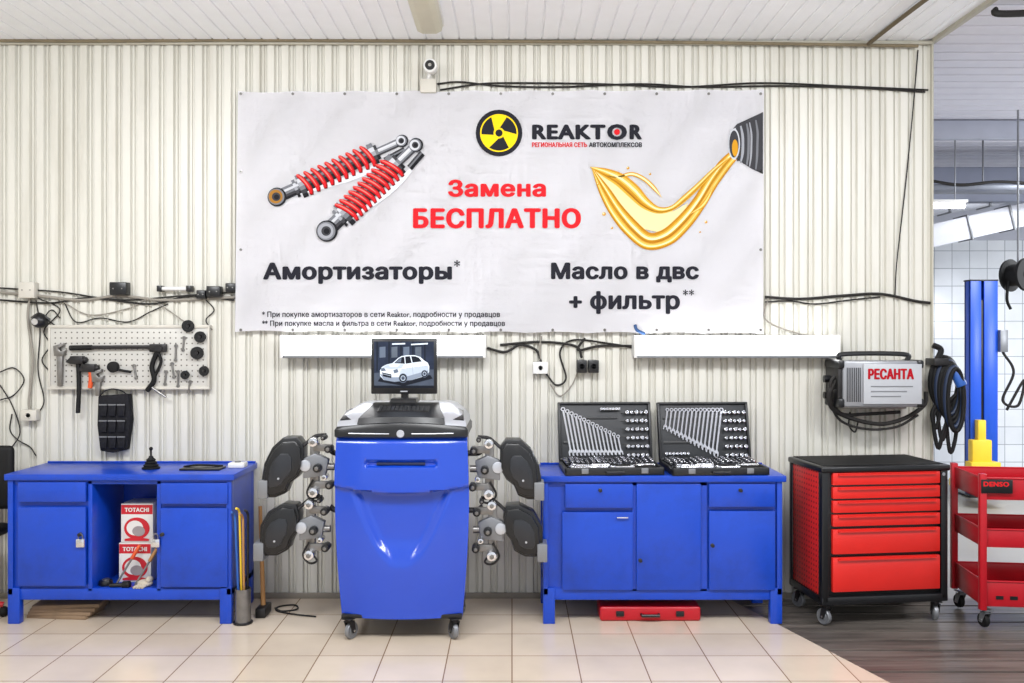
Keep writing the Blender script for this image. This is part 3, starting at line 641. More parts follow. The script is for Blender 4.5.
b=B(T);cx=X(650,-.45);b.tube([(cx-.05,-.447,.04),(cx-.05,-.475,.04),(cx+.05,-.475,.04),(cx+.05,-.447,.04)],.009,BLACK,False);b.obj('handle',T)
# ================================================================ tool cases with wrenches
b=B();b.prism([(-.0045,-.38),(.0045,-.38),(.006,.38),(-.006,.38)],-.003,.003,CHROME,axis='z')
b.lathe([(.007,-.004),(.0145,-.004),(.0145,.004),(.007,.004),(.007,-.004)],(0,.39,0),(0,0,1),CHROME,14)
b.prism([(-.006,-.37),(-.014,-.385),(-.014,-.41),(-.007,-.412),(-.006,-.392),(.006,-.392),(.007,-.412),(.014,-.41),(.014,-.385),(.006,-.37)],-.004,.004,CHROME,axis='z')
WR=b.bm
wm_=bpy.data.meshes.new('combination_wrench');bmesh.ops.recalc_face_normals(WR,faces=WR.faces[:]);WR.to_mesh(wm_);wm_.materials.append(CHROME);wm_.shade_smooth();wm_.set_sharp_from_angle(angle=.6)
def wrench_mesh(L_):
    me=wm_.copy();k=.7+.3*L_/.27
    for v in me.vertices:
        s=L_/.8
        if abs(v.co.y)>.36:
            sg=1 if v.co.y>0 else -1;v.co.y=sg*(L_/2-.012)+(v.co.y-sg*.39)*.9*k
        else: v.co.y*=s
        v.co.x*=k
    return me
b=B();b.lathe([(.008,0),(.0085,.0),(.0095,.002),(.0095,.028),(.0065,.03),(.0065,.018),(.001,.018)],(0,0,0),(0,0,1),CHROME,16);bmesh.ops.recalc_face_normals(b.bm,faces=b.bm.faces[:]);sk_=bpy.data.meshes.new('socket');b.bm.to_mesh(sk_);sk_.materials.append(CHROME);sk_.shade_smooth();sk_.set_sharp_from_angle(angle=.6)
def inst(me,name,label,cat,group,M,s=1):
    o=bpy.data.objects.new(name,me);o['label']=label;o['category']=cat;o['group']=group;link(o)
    o.matrix_world=M@Matrix.Scale(s,4);return o
CASE=mat('case_black_plastic',(24,25,28),.4,var=.15);INS=mat('case_insert_grey',(38,40,44),.5,var=.15)
def toolcase(cx,w,style,rz):
    T=thing('tool_case','open black case of chrome wrenches and sockets on the workbench','tool case',(cx,-.16,ztr+.002),rz)
    R0=ROOT[T];h=w/2
    b=B();b.box(-h,h,-.345,0,0,.01,CASE,.004)
    b.box(-h,h,-.345,-.33,0,.042,CASE,.005);b.box(-h,h,-.015,0,0,.042,CASE,.005);b.box(-h,-h+.015,-.345,0,0,.042,CASE,.005);b.box(h-.015,h,-.345,0,0,.042,CASE,.005)
    b.obj('case_base',T)
    b=B();b.box(-h+.012,h-.012,-.335,-.012,.01,.022,INS,.003);
    for i in range(5): b.box(-h+.02,h-.02,-.325+i*.062,-.32+i*.062,.022,.030,CASE)
    b.obj('insert_tray',T)
    LM=Matrix.Translation((0,.0,.035))@Matrix.Rotation(math.radians(-13),4,'X')
    b=B();b.box(-h,h,.0,.012,0,.355,CASE,.004,LM)
    b.box(-h,h,-.028,.012,.34,.355,CASE,.005,LM);b.box(-h,h,-.028,.012,0,.015,CASE,.005,LM);b.box(-h,-h+.015,-.028,.012,0,.355,CASE,.005,LM);b.box(h-.015,h,-.028,.012,0,.355,CASE,.005,LM)
    b.obj('lid',T)
    b=B();b.box(-h+.013,h-.013,-.012,.0,.013,.342,INS,.002,LM)
    b.box(-h+.03,.08,-.018,-.011,.10,.118,CASE,.003,LM);b.box(-h+.03,.08,-.018,-.011,.25,.265,CASE,.003,LM)
    for r in range(6): b.box(.10,h-.02,-.016,-.011,.045+r*.048,.05+r*.048,CASE,.001,LM)
    b.obj('lid_insert',T)
    for sx in(-.6,.6):
        b=B();b.box(sx*h-.02,sx*h+.02,-.352,-.345,.01,.04,GREY,.003);b.obj('latch',T)
    b=B();b.tube([(-.05,-.345,.02),(-.05,-.365,.02),(.05,-.365,.02),(.05,-.345,.02)],.006,CASE,False);b.obj('handle',T)
    g='chrome tools in the open tool case'
    Rx=Matrix.Rotation(math.radians(90),4,'X')
    for i in range(14):
        ln=(.29-.013*i) if style==0 else (.13+.0125*i)
        x=-h+.04+i*.0245;tl=.16 if style==0 else -.18
        M=R0@LM@Matrix.Translation((x+.012,-.0215,.035+ln/2 if style==0 else .32-ln/2))@Rx@Matrix.Rotation(tl,4,'Z')
        inst(wrench_mesh(ln),'combination_wrench','slim chrome combination wrench clipped in the case lid','wrench',g,M)
    for r in range(6):
        for c in range(5):
            M=R0@LM@Matrix.Translation((h-.033-c*.029,-.012,.028+r*.052))@Rx
            inst(sk_,'socket','small chrome socket held in the case lid','socket',g,M,1.0+.25*((r+c)%2))
    for c in range(7):
        if style==0: M=R0@LM@Matrix.Translation((-.0+c*.018-.02,-.012,.31-.0))@Rx
        else: M=R0@LM@Matrix.Translation((-h+.04+c*.022,-.012,.04))@Rx
        inst(sk_,'socket','small chrome socket held in the case lid','socket',g,M,.95)
    for r in range(4):
        for c in range(17):
            M=R0@Matrix.Translation((-h+.033+c*(w-.066)/16,-.045-r*.042,.022))
            inst(sk_,'socket','chrome socket standing in the case base','socket',g,M,1.35-.1*r+.2*math.sin(c*1.3))
    for (x,yy,l) in((-h+.07,-.225,.2),(.05,-.24,.2),(-.14,-.265,.24),(-h+.05,-.3,.2),(.0,-.305,.24),(.12,-.275,.12)):
        b=B();b.M=R0@Matrix.Translation((x,yy,.04));b.cyl((0,0,0),(l*.55,0,0),.007,CHROME,seg=12);b.cyl((l*.5,0,0),(l,0,0),.012,RUB if l>.22 else CHROME,seg=14,bev=.002);b.cyl((-.005,0,-.010),(-.005,0,.010),.017,CHROME,seg=16,bev=.002)
        solo(b,'ratchet','chrome ratchet handle lying in the case base','ratchet',g)
toolcase(X(603,-.13)+.012,.57,0,.05)
toolcase(X(698,-.13)+.035,.56,1,.05)
# ================================================================ wheel aligner
T=thing('wheel_alignment_machine','blue wheel alignment cabinet on castors with black top and monitor','wheel aligner',(-.594,-.55,0))
ax=-.594
b=B();b.box(-.325,.325,-.19,.25,.135,1.085,ABLUE,.01);b.box(-.325,.325,-.215,.25,.118,.14,DSTEEL,.004);b.obj('body',T)
b=B();t=bmesh.new();NX,NZ=80,90;g=[]
def sm(a,c,x):
    t_=max(0,min(1,(x-a)/(c-a)));return t_*t_*(3-2*t_)
for j in range(NZ+1):
    z=.12+.98*j/NZ;row=[];hw=.326+.036*math.sin(min(1,max(0,(z-.12)/.93))*math.pi*.72)
    for i in range(NX+1):
        u=-1+2*i/NX;x=u*hw
        y=-.185-.05*(1-u*u)-.012*math.sin((z-.1)*math.pi)
        # upper curved panel ends in a soft downward bow
        zc=.80+.03*u*u
        y-=.026*sm(zc-.012,zc+.006,z)
        if z<zc:
            # soft V recess narrowing to the bottom
            s=.25*(max(0,(z-.38)/.42))**.62 if z>.38 else -.03
            y+=.045*sm(-.025,.045,s-abs(x))*sm(.38,.55,z)
        hs=sm(.2,.18,abs(x))*sm(.935,.945,z)*sm(.975,.965,z) if abs(x)<.2 else 0
        y+=.025*hs
        if z>1.06: y+=.02*sm(1.06,1.1,z)
        row.append(t.verts.new((x,y,z)))
    g.append(row)
for j in range(NZ):
    for i in range(NX): t.faces.new((g[j][i],g[j][i+1],g[j+1][i+1],g[j+1][i]))
bd=[g[0][i] for i in range(NX+1)]+[g[j][NX] for j in range(1,NZ+1)]+[g[NZ][i] for i in range(NX-1,-1,-1)]+[g[j][0] for j in range(NZ-1,0,-1)]
bk=[t.verts.new((v.co.x*.985,-.13,v.co.z)) for v in bd]
for i in range(len(bd)): k=(i+1)%len(bd);t.faces.new((bd[i],bd[k],bk[k],bk[i]))
b.add(t,ABLUE);b.obj('front_panel',T,'moulded blue front panel with soft V recess',smooth=50)
b=B();b.box(-.13,.13,-.25,-.228,.948,.962,DBLUE,.003);b.obj('handle_recess',T)
def hexa(b,lo,hi,m,bev=.012):
    t=bmesh.new();v=[]
    for (x0,x1,y0,y1,z) in(lo,hi):
        v.append([t.verts.new(p) for p in((x0,y0,z),(x1,y0,z),(x1,y1,z),(x0,y1,z))])
    t.faces.new(v[0][::-1]);t.faces.new(v[1])
    for i in range(4): t.faces.new((v[0][i],v[0][(i+1)%4],v[1][(i+1)%4],v[1][i]))
    if bev: bmesh.ops.bevel(t,geom=t.edges[:],offset=bev,segments=3,profile=.5,affect='EDGES')
    b.add(t,m)
def loft(b,secs,m):
    t=bmesh.new();R=[[t.verts.new(p) for p in s] for s in secs];n=len(R[0])
    for i in range(len(R)-1):
        for k in range(n): t.faces.new((R[i][k],R[i][(k+1)%n],R[i+1][(k+1)%n],R[i+1][k]))
    t.faces.new(R[0][::-1]);t.faces.new(R[-1]);b.add(t,m)
def sq(hw,y0,y1,z,bow=0,n=18,zl=0):
    p=[]
    for k in range(n+1):
        u=-1+2*k/n;p.append((hw*u,y0-bow*(1-u*u),z+zl*(1-u*u)))
    p+=[(hw,y1,z),(0,y1,z),(-hw,y1,z)];return p
b=B();loft(b,[sq(.345,-.225,.25,1.092,.03),sq(.357,-.235,.25,1.10,.035),sq(.358,-.235,.25,1.135,.035,zl=.015),sq(.345,-.225,.25,1.152,.035,zl=.02)],BLACK);b.obj('console_base',T,'glossy black console front edge')
b=B();loft(b,[sq(.348,-.222,.24,1.150,.03,zl=.018),sq(.345,-.20,.24,1.178,.04,zl=.014),sq(.31,-.10,.23,1.222,.04,zl=.01),sq(.27,.0,.22,1.252,.02),sq(.24,.03,.2,1.262,0)],SILV);b.obj('console_top',T,'silver sculpted console top')
b=B();loft(b,[sq(.235,-.245,.0,1.165,.01,zl=.012),sq(.23,-.225,.0,1.197,.02,zl=.008),sq(.20,-.12,.0,1.236,.03),sq(.18,-.0,.03,1.264,.0)],BLACK);b.obj('keyboard_well',T)
b=B();KM=Matrix.Translation((0,-.125,1.233))@Matrix.Rotation(math.radians(15),4,'X');b.box(-.14,.14,-.045,.045,0,.009,DSTEEL,.004,KM)
for r in range(4):
    for c in range(12): b.box(-.134+c*.0225,-.116+c*.0225,-.04+r*.0205,-.024+r*.0205,.009,.013,BLACK,.002,KM,seg=1)
b.obj('keyboard',T)
for sx in(-1,1):
    b=B();b.prism([(sx*.335,-.20),(sx*.325,-.06),(sx*.27,.0),(sx*.25,-.08),(sx*.265,-.21)],1.205,1.222,BLACK,axis='z',bev=.004,M=Matrix.Translation((0,-.1,1.21))@Matrix.Rotation(math.radians(16),4,'X')@Matrix.Translation((0,.1,-1.215)));b.obj('armrest_pad',T)
b=B();b.lathe([(.001,.003),(.018,.003),(.021,0)],(0,-.27,1.118),(0,-1,0),SILV);b.obj('badge',T,'small round silver maker badge')
for s0 in((-.28,-.06),(.06,.28)):
    b=B();b.tube([(s0[0],-.247 if s0[0]<0 else -.272,1.118),((s0[0]+s0[1])/2,-.263,1.118),(s0[1],-.272 if s0[0]<0 else -.247,1.118)],.003,SILV);b.obj('trim_strip',T)
# monitor
mx0,mx1=X(371,-.5)-ax,X(437,-.5)-ax;mz0,mz1=Z(394,-.5),Z(338,-.5);my=.05
b=B();hexa(b,(-.08-.02,.08-.02,0,.16,1.255),(-.07-.02,.07-.02,.02,.14,1.285),BLACK,.004);b.cyl((-.02,.09,1.27),(-.02,.09,1.36),.022,BLACK);b.obj('monitor_stand',T)
b=B();b.box(mx0,mx1,my,my+.03,mz0,mz1,BLACK,.006);b.box(mx0+.06,mx1-.06,my+.03,my+.055,mz0+.04,mz1-.05,BLACK,.01);mo=b.obj('monitor',T)
sx0,sx1,sz0,sz1=mx0+.018,mx1-.018,mz0+.035,mz1-.02
def sc_m(n,c,e,var=.05): return mat('screen_'+n,c,.4,var=var,scale=16,emit=e,spec=.2)
SB=sc_m('backdrop',(34,42,60),.4,.5);SW=sc_m('white',(196,204,214),.4);SD=sc_m('dark',(18,22,32),.2);SG=sc_m('grey',(84,92,104),.3,.3);SL=sc_m('blue',(46,84,140),.4);SS=sc_m('shade',(122,132,148),.35);S2=sc_m('shade_light',(164,174,188),.4);SFl=sc_m('floor',(66,74,88),.35,.3);S3=sc_m('shade_deep',(88,98,114),.3)
b=B();yy=my-.001
def sp(pts,k,m): b.poly([(sx0+(sx1-sx0)*u,yy-.0004*k,sz1-(sz1-sz0)*v) for u,v in pts],m)
sp([(0,0),(1,0),(1,1),(0,1)],0,SB);sp([(0,.68),(1,.60),(1,1),(0,1)],1,SFl);sp([(0,.95),(1,.95),(1,1),(0,1)],2,SD)
for k in range(5): sp([(.04+k*.2,0),(.06+k*.2,0),(.06+k*.2,.64),(.04+k*.2,.65)],1,SD)
for k in range(4): sp([(.09+k*.2,.12),(.19+k*.2,.11),(.19+k*.2,.34),(.09+k*.2,.35)],1,SG if k%2 else S3)
sp([(.3,.04),(.52,.03),(.52,.06),(.3,.07)],2,SW);sp([(.62,.05),(.9,.03),(.9,.06),(.62,.08)],2,SW)
sp([(.06,.86),(.5,.96),(.98,.80),(.94,.72),(.5,.84),(.10,.78)],2,SD)
sp([(.10,.74),(.10,.62),(.13,.55),(.20,.50),(.31,.465),(.40,.36),(.46,.315),(.55,.295),(.68,.295),(.77,.33),(.84,.41),(.90,.46),(.925,.54),(.92,.66),(.88,.73),(.64,.83),(.34,.87),(.16,.83)],3,SW)
sp([(.10,.70),(.30,.77),(.50,.77),(.91,.62),(.9,.71),(.64,.83),(.34,.87),(.16,.83)],4,SS)
sp([(.44,.62),(.90,.53),(.915,.62),(.50,.77),(.42,.76)],4,S2)
sp([(.20,.51),(.32,.475),(.50,.49),(.46,.58),(.3,.60),(.13,.57)],4,S2);sp([(.24,.515),(.33,.485),(.44,.495),(.40,.54),(.28,.55)],5,SW)
sp([(.335,.465),(.415,.37),(.465,.335),(.505,.33),(.515,.48)],5,SD);sp([(.36,.455),(.42,.385),(.46,.35),(.45,.45)],6,S3)
sp([(.53,.48),(.52,.325),(.60,.315),(.63,.46)],5,SD);sp([(.645,.455),(.62,.315),(.69,.32),(.75,.35),(.80,.43)],5,SD)
sp([(.13,.665),(.29,.71),(.29,.79),(.15,.75)],5,SD);sp([(.14,.69),(.28,.735),(.28,.745),(.14,.70)],6,S2);sp([(.11,.58),(.17,.57),(.20,.63),(.12,.64)],5,S3);sp([(.32,.62),(.39,.59),(.41,.66),(.34,.69)],5,S3);sp([(.45,.60),(.90,.52),(.90,.527),(.45,.61)],5,SS);sp([(.63,.47),(.635,.47),(.66,.74),(.655,.74)],5,SS)
for cx_,cy2,r in((.485,.79,.062),(.845,.695,.048)):
    for rr_,k_,mm in((1.15,5,S3),(1,6,SD),(.66,7,S2),(.5,8,S3),(.2,9,SD)): sp([(cx_+r*rr_*math.cos(k*.3142),cy2+r*1.45*rr_*math.sin(k*.3142)) for k in range(20)],k_,mm)
b.obj('screen',mo,'lit screen showing a white car')
b=B();b.box((mx0+mx1)/2-.02,(mx0+mx1)/2+.02,my-.001,my+.001,mz0+.012,mz0+.018,SILV);b.obj('maker_mark',mo)
for sx in(-1,1):
    castor(T,sx*.285,-.2,.046,ang=.5*sx,wm=GREY,plate=DSTEEL);castor(T,sx*.285,.2,.046,ang=-.4,wm=GREY,plate=DSTEEL)
for sx in(-1,1):
    for z in(.98,.66):
        b=B();b.tube([(sx*.325,.0,z),(sx*.4,-.0,z),(sx*.43,-.0,z+.02)],.016,DSTEEL);b.box(sx*.325-.01,sx*.325+.01,-.04,.04,z-.04,z+.04,DSTEEL,.004);b.obj('hanger_bracket',T)
# ---- wheel sensors
OUT1=[(-21,30),(-22,16),(-19,-4),(-11,-20),(0,-30),(14,-30),(20,-22),(20,-2),(14,10),(6,16),(2,26),(-8,30)]
OUT2=[(-20,18),(-19,-4),(-11,-18),(4,-26),(17,-25),(20,-14),(18,2),(12,10),(9,20),(-2,26),(-16,26)]
DG=mat('sensor_dark_panel',(34,36,41),.3)
def sensor(cx,cy,out,s):
    y=-.62;k=(D+y)/F
    base=Vector((X(cx,y),y,Z(cy,y)))
    T=thing('wheel_sensor','black wheel alignment sensor head with silver clamp beside the blue console','wheel sensor',base-Vector((0,0,.15)),group='wheel alignment sensor heads')
    def q(a,c,yy=y): return (base.x+s*a*k,yy,base.z-c*k)
    def sc_(pts,f,ox=0,oz=0): return [((base.x+s*(a*f+ox)*k),base.z-(c*f+oz)*k) for a,c in pts]
    b=B(T);b.prism(sc_(out,1),y-.02,y+.09,BLACK,bev=.006);b.prism(sc_(out,.88,1,0),y-.05,y-.018,BLACK,bev=.010);b.obj('housing',T)
    b=B(T);b.prism(sc_(out,.55,-1,2),y-.056,y-.048,DG,bev=.003);b.obj('keypad_panel',T)
    b=B(T);b.cyl(q(-3,10,y-.055),q(-3,10,y-.059),.006,SILV);b.obj('button',T)
    b=B(T);xs=sorted((q(-24,0)[0],q(-14,0)[0]));b.box(xs[0],xs[1],y-.055,y+.075,base.z-30*k,base.z-12*k,GREY,.005);b.obj('end_plate',T)
    b=B(T);b.box(*sorted((q(26,0)[0],q(35,0)[0])),y-.004,y+.03,base.z-25*k,base.z+27*k,STEEL,.005)
    b.cyl(q(15,0,y+.01),q(50,0,y+.01),.02,STEEL);b.cyl(q(22,-2,y-.03),q(22,-2,y+.05),.032,SILV,bev=.004)
    b.box(*sorted((q(30,0)[0],q(48,0)[0])),y-.02,y+.01,base.z+16*k,base.z+23*k,STEEL,.004);b.box(*sorted((q(30,0)[0],q(48,0)[0])),y-.02,y+.01,base.z-21*k,base.z-14*k,STEEL,.004)
    b.prism([(q(20,0)[0],base.z-11*k),(q(42,0)[0],base.z-8*k),(q(45,0)[0],base.z+8*k),(q(32,0)[0],base.z+14*k),(q(20,0)[0],base.z+9*k)],y-.02,y+.03,GREY,bev=.005);b.obj('wheel_clamp',T,'silver three-jaw wheel clamp')
    for a,c,r,m in((31,-26,.026,CHROME),(46,-19,.022,DSTEEL),(35,0,.024,BLACK),(47,17,.022,DSTEEL),(31,24,.028,CHROME),(41,-30,.014,DSTEEL),(42,9,.016,CHROME)):
        b=B(T);b.cyl(q(a,c,y-.06),q(a,c,y+.02),r,m,seg=10,bev=.004);b.cyl(q(a,c,y-.07),q(a,c,y-.058),r*.5,STEEL,seg=6,bev=.002);b.obj('knob',T)
    b=B(T);b.tube([q(33,24,y-.02),q(38,30,y-.03),q(33,33,y-.03),q(27,31,y-.02),q(24,24,y-.02),q(30,12,y-.03)],.006,CBL);b.obj('cable',T)
    b=B(T);b.tube([q(18,-20,y),q(26,-27,y+.01),q(32,-31,y+.01),q(42,-32,y+.01)],.010,DSTEEL);b.obj('lever',T)
sensor(284,467,OUT1,1);sensor(280,529,OUT2,1);sensor(520,469,OUT1,-1);sensor(523,530,OUT2,-1)
# ================================================================ tool stand and long tools
y=-.48
cx=X(243,y)
T=thing('tool_stand','grey steel tube stand holding long tools on the tiled floor','stand',(cx,y,0))
b=B(T);b.lathe([(.042,.01),(.044,.01),(.044,.20),(.041,.20),(.041,.012),(.001,.012)],(cx,y,0),(0,0,1),STEEL);b.obj('tube',T)
b=B(T);b.cyl((cx,y,0),(cx,y,.012),.055,DSTEEL,bev=.003);b.obj('base_plate',T)
TB=mat('blue_tool_paint',(40,90,170),.4)
for i,(a,pt,m,l) in enumerate(((-.02,516,TB,'blue painted pry bar standing in the tool stand'),(-.008,513,YEL,'yellow painted long bar standing in the tool stand'),(.008,518,WOOD,'wooden tool handle standing in the tool stand'),(.022,515,DSTEEL,'dark steel crowbar standing in the tool stand'))):
    p0=Vector((cx+a,y+.01*(i%2),.02));p1=Vector((cx+a*1.6-.01,y+.02*(i%2)-.01,Z(pt,y)))
    T2=thing('long_bar',l,'bar',p0);b=B(T2);b.cyl(p0,p1,.007,m,seg=12,bev=.002);b.obj('shaft',T2)
    b=B(T2);b.tube([p1,p1+Vector((-.004,-.01,.02)),p1+Vector((-.01,-.03,.03))],.007,m);b.obj('tip',T2)
p0=Vector((X(262,-.36),-.33,.03));p1=Vector((X(262,-.12),-.16,Z(505,-.12)))
T=thing('sledgehammer','sledgehammer with worn wooden handle leaning upright on the floor','hammer',(p0.x,p0.y,0));b=B(T);b.cyl(p0,p1,.014,WOOD,r2=.011,seg=14);b.obj('handle',T)
b=B(T);b.box(p0.x-.03,p0.x+.03,p0.y-.07,p0.y+.07,0,.058,DSTEEL,.008);b.obj('head',T)
b=B();y=-.22;b.tube([(X(275,y),y,.006),(X(285,y),y-.06,.006),(X(298,y),y-.02,.006),(X(292,y),y+.06,.006),(X(278,y),y+.03,.006),(X(279,y),y-.05,.006),(X(300,y),y-.12,.006),(X(322,y),y-.16,.006)],.005,CBL);solo(b,'cable','black cable curled on the tiled floor','cable')
# ================================================================ red tool cabinet
T=thing('tool_cabinet','black and red rolling tool cabinet with six drawers','tool cabinet',(2.090,-.305,0),.12)
w,dp,z0,z1=.38,.215,.135,.905
PERF=dotmat('perforated_red_panel',(195,36,34),(90,12,12),.03,.007,'yz')
b=B();b.box(-w+.02,w-.02,-dp+.02,dp,z0,z1-.03,BLACK,.004)
b.box(-w,-w+.045,-dp,-dp+.05,z0,z1-.02,BLACK,.01);b.box(w-.045,w,-dp,-dp+.05,z0,z1-.02,BLACK,.01);b.box(-w,-w+.04,dp-.04,dp,z0,z1-.02,BLACK,.01)
b.box(-w,w,-dp,dp,z0-.012,z0+.035,BLACK,.008);b.obj('body',T)
b=B();b.box(-w-.008,w+.008,-dp-.012,dp,z1-.035,z1,BLACK,.010,seg=3);b.box(-w+.02,w-.02,-dp+.02,dp-.02,z1,z1+.003,RUB);b.obj('top_tray',T,'black top tray with rounded edge')
b=B();b.box(-w+.008,-w+.02,-dp+.05,dp-.04,z0+.035,z1-.035,PERF,.002);b.obj('side_panel',T,'red perforated side panel')
zz=lambda p:1.644-(p-335)/176.5
for (a,c) in((472,484),(486,497.5),(499.5,511.5),(513.5,525),(528,552.5),(556,590)):
    b=B();b.box(-.318,.325,-dp-.008,-dp+.02,zz(c),zz(a),RED,.004);o=b.obj('drawer',T,'glossy red drawer front')
    b=B();b.prism([(-dp-.007,zz(a)-.002),(-dp-.022,zz(a)-.006),(-dp-.022,zz(a)-.014),(-dp-.014,zz(a)-.012),(-dp-.007,zz(a)-.018)],-.29,.295,RED,axis='x');b.obj('handle',o)
b=B();b.lathe([(.01,0),(.01,.006),(.001,.006)],(.348,-dp,zz(475)),(0,-1,0),CHROME);b.obj('lock',T)
b=B();b.tube([(w,-.12,z1-.06),(w+.03,-.12,z1-.05),(w+.03,.12,z1-.05),(w,.12,z1-.06)],.009,BLACK,False);b.obj('side_handle',T)
for sx,sy in((-.33,-.17),(.33,-.17),(-.33,.16),(.33,.16)): castor(T,sx,sy,.046,wm=GREY,plate=DSTEEL,ang=.4 if sx<0 else -.3)
# ================================================================ red cart
T=thing('service_cart','open three-shelf red steel service trolley on castors','cart',(3.01,-.42,0),-.12)
w,dp=.36,.21
for (zb_,h) in((.725,.12),(.46,.10),(.13,.14)):
    b=B();b.box(-w,w,-dp,dp,zb_,zb_+.006,DRED)
    for a in((-w,w,-dp,-dp+.004),(-w,w,dp-.004,dp),(-w,-w+.004,-dp,dp),(w-.004,w,-dp,dp)): b.box(a[0],a[1],a[2],a[3],zb_,zb_+h,DRED,.0015)
    b.tube([(-w,-dp,zb_+h),(w,-dp,zb_+h),(w,dp,zb_+h),(-w,dp,zb_+h),(-w,-dp,zb_+h)],.006,DRED,False);b.obj('shelf_tray',T)
for sx in(-1,1):
    for sy in(-1,1):
        b=B();b.box(sx*w-.018,sx*w+.018,sy*dp-.018,sy*dp+.018,.11,.87,DRED,.004);b.obj('post',T);castor(T,sx*(w-.03),sy*(dp-.03),.04,ang=.3)
b=B();b.box(-w-.015,-w+.15,-dp-.024,-dp-.0185,.765,.84,BLACK,.001);b.obj('sticker',T,'black sticker')
b=B();b.text('DENSO',(-w-.005,-w+.13,.803,.83),-dp-.026,mat('sticker_red',(214,40,44),.5,spec=.1),.08);b.obj('lettering',T,'red sticker lettering')
for k in range(8):
    b=B();b.box(-w+.07+k*.075,-w+.11+k*.075,-dp-.002,-dp+.001,.17,.19,BLACK);b.obj('slot',T)
# ================================================================ welder
wy=-.26
T=thing('welding_inverter','grey portable welding inverter with cables mounted on the wall','welder',(X(885,wy),-.14,Z(411,wy)))
WG=mat('welder_grey',(146,148,153),.35,.3);WL=mat('welder_label_panel',(176,179,184),.4)
xa,xb_=X(838,wy),X(924,wy);za,zb2=Z(407,wy),Z(361,wy)
b=B(T);b.box(xa+.03,xb_-.03,wy,-.04,za,zb2,WG,.012);b.obj('body',T)
for k in range(8):
    b=B(T);b.box(xa+.052+k*.011,xa+.057+k*.011,wy-.002,wy+.002,za+.03,zb2-.04,BLACK);b.obj('vent_slot',T)
for q in(xa,xb_-.04):
    b=B(T);b.box(q,q+.04,wy-.008,-.03,za-.006,za+.05,BLACK,.012);b.obj('bumper',T,'black corner bumper')
    b=B(T);b.box(q,q+.04,wy-.008,-.03,zb2-.045,zb2+.006,BLACK,.012);b.obj('bumper',T,'black corner bumper')
b=B(T);b.box(xa+.004,xa+.03,wy+.01,-.04,za+.01,zb2-.01,DSTEEL,.004);b.obj('front_panel',T)
b=B(T);b.box(X(863,wy),X(921,wy),wy-.012,wy+.001,Z(404,wy),Z(364,wy),WL,.002);b.obj('label_panel',T,'light grey label panel')
WR2=pm('label_red',(166,22,34))
b=B(T);b.ft('РЕСАНТА',868,914,368.5,379.5,wy-.014,WR2,.07);b.obj('lettering',T)
for r in range(3):
    b=B(T);b.box(X(870,wy),X(912-r*6,wy),wy-.0135,wy-.011,Z(387+r*5,wy),Z(385.8+r*5,wy),GREY);b.obj('panel_line',T)
b=B(T);b.tube([(xa+.05,-.15,zb2),(xa+.075,-.15,zb2+.038),(xb_-.075,-.15,zb2+.038),(xb_-.05,-.15,zb2)],.015,BLACK,n=10);b.obj('handle',T)
for zq,rq,mq in((.06,.02,DSTEEL),(.16,.022,BLACK)):
    b=B(T);b.cyl((xa+.005,-.12,za+zq),(xa-.035,-.12,za+zq),rq,mq);b.obj('connector',T)
b=B(T);b.box(xa+.05,xb_-.05,-.14,-.0,za-.02,za-.001,STEEL,.003);b.obj('wall_bracket',T)
def W3(px,py,y): return (X(px,y),y,Z(py,y))
for pts,r in(([W3(838,385,-.2),W3(829,392,-.2),W3(832,408,-.18),W3(850,418,-.16),W3(880,424,-.15),W3(905,418,-.15),W3(924,405,-.14),W3(926,392,-.12)],.013),
             ([W3(838,375,-.2),W3(831,382,-.2),W3(832,400,-.18),W3(842,414,-.17),W3(866,414,-.15),W3(900,412,-.14)],.011),
             ([W3(836,380,-.22),W3(830,398,-.2),W3(840,420,-.16),W3(866,429,-.15),W3(896,427,-.15),W3(918,415,-.14)],.008),
             ([W3(850,412,-.08),W3(849,425,-.06),W3(855,432,-.05),W3(858,422,-.05)],.005)):
    b=B(T);b.tube(pts,r,CBL);b.obj('cable',T)
# hoses at wall end
T=thing('hose_bundle','coiled black air hoses hanging on a hook at the wall end','hose',(X(945),-.1,Z(455)))
b=B(T);b.box(XR-.03,XR+.06,-.12,-.0,Z(365),Z(358),DSTEEL,.004);b.obj('hook',T)
HB=mat('hose_blue_black',(26,42,70),.5)
for k in range(7):
    b=B(T);o=k*2.2;yy=-.06-.012*k
    cxp=944+o*.9
    b.tube([(X(cxp+(14-k)*math.cos(a),yy),yy,Z(382+k*3+(25+k)*math.sin(a),yy)) for a in [i*math.pi/8 for i in range(17)]],.014,HB if k in(2,5) else RUB,seg=10)
    b.obj('hose_loop',T)
for k,(a,c) in enumerate(((936,428),(942,440),(950,452),(938,448))):
    b=B(T);b.tube([W3(938+k*5,400,-.06),W3(a-4,414,-.07),W3(a,c,-.08),W3(a+6,c-18,-.08),W3(958,392,-.07)],.012,RUB);b.obj('hose_end',T)
b=B(T);b.cyl(W3(953,368,-.1),W3(962,386,-.12),.032,TB,bev=.004);b.obj('coupling',T,'blue plastic hose coupling')
b=B(T);b.tube([W3(933,345,-.06),W3(941,350,-.07),W3(936,362,-.08)],.018,RUB);b.obj('hose_hanger',T)
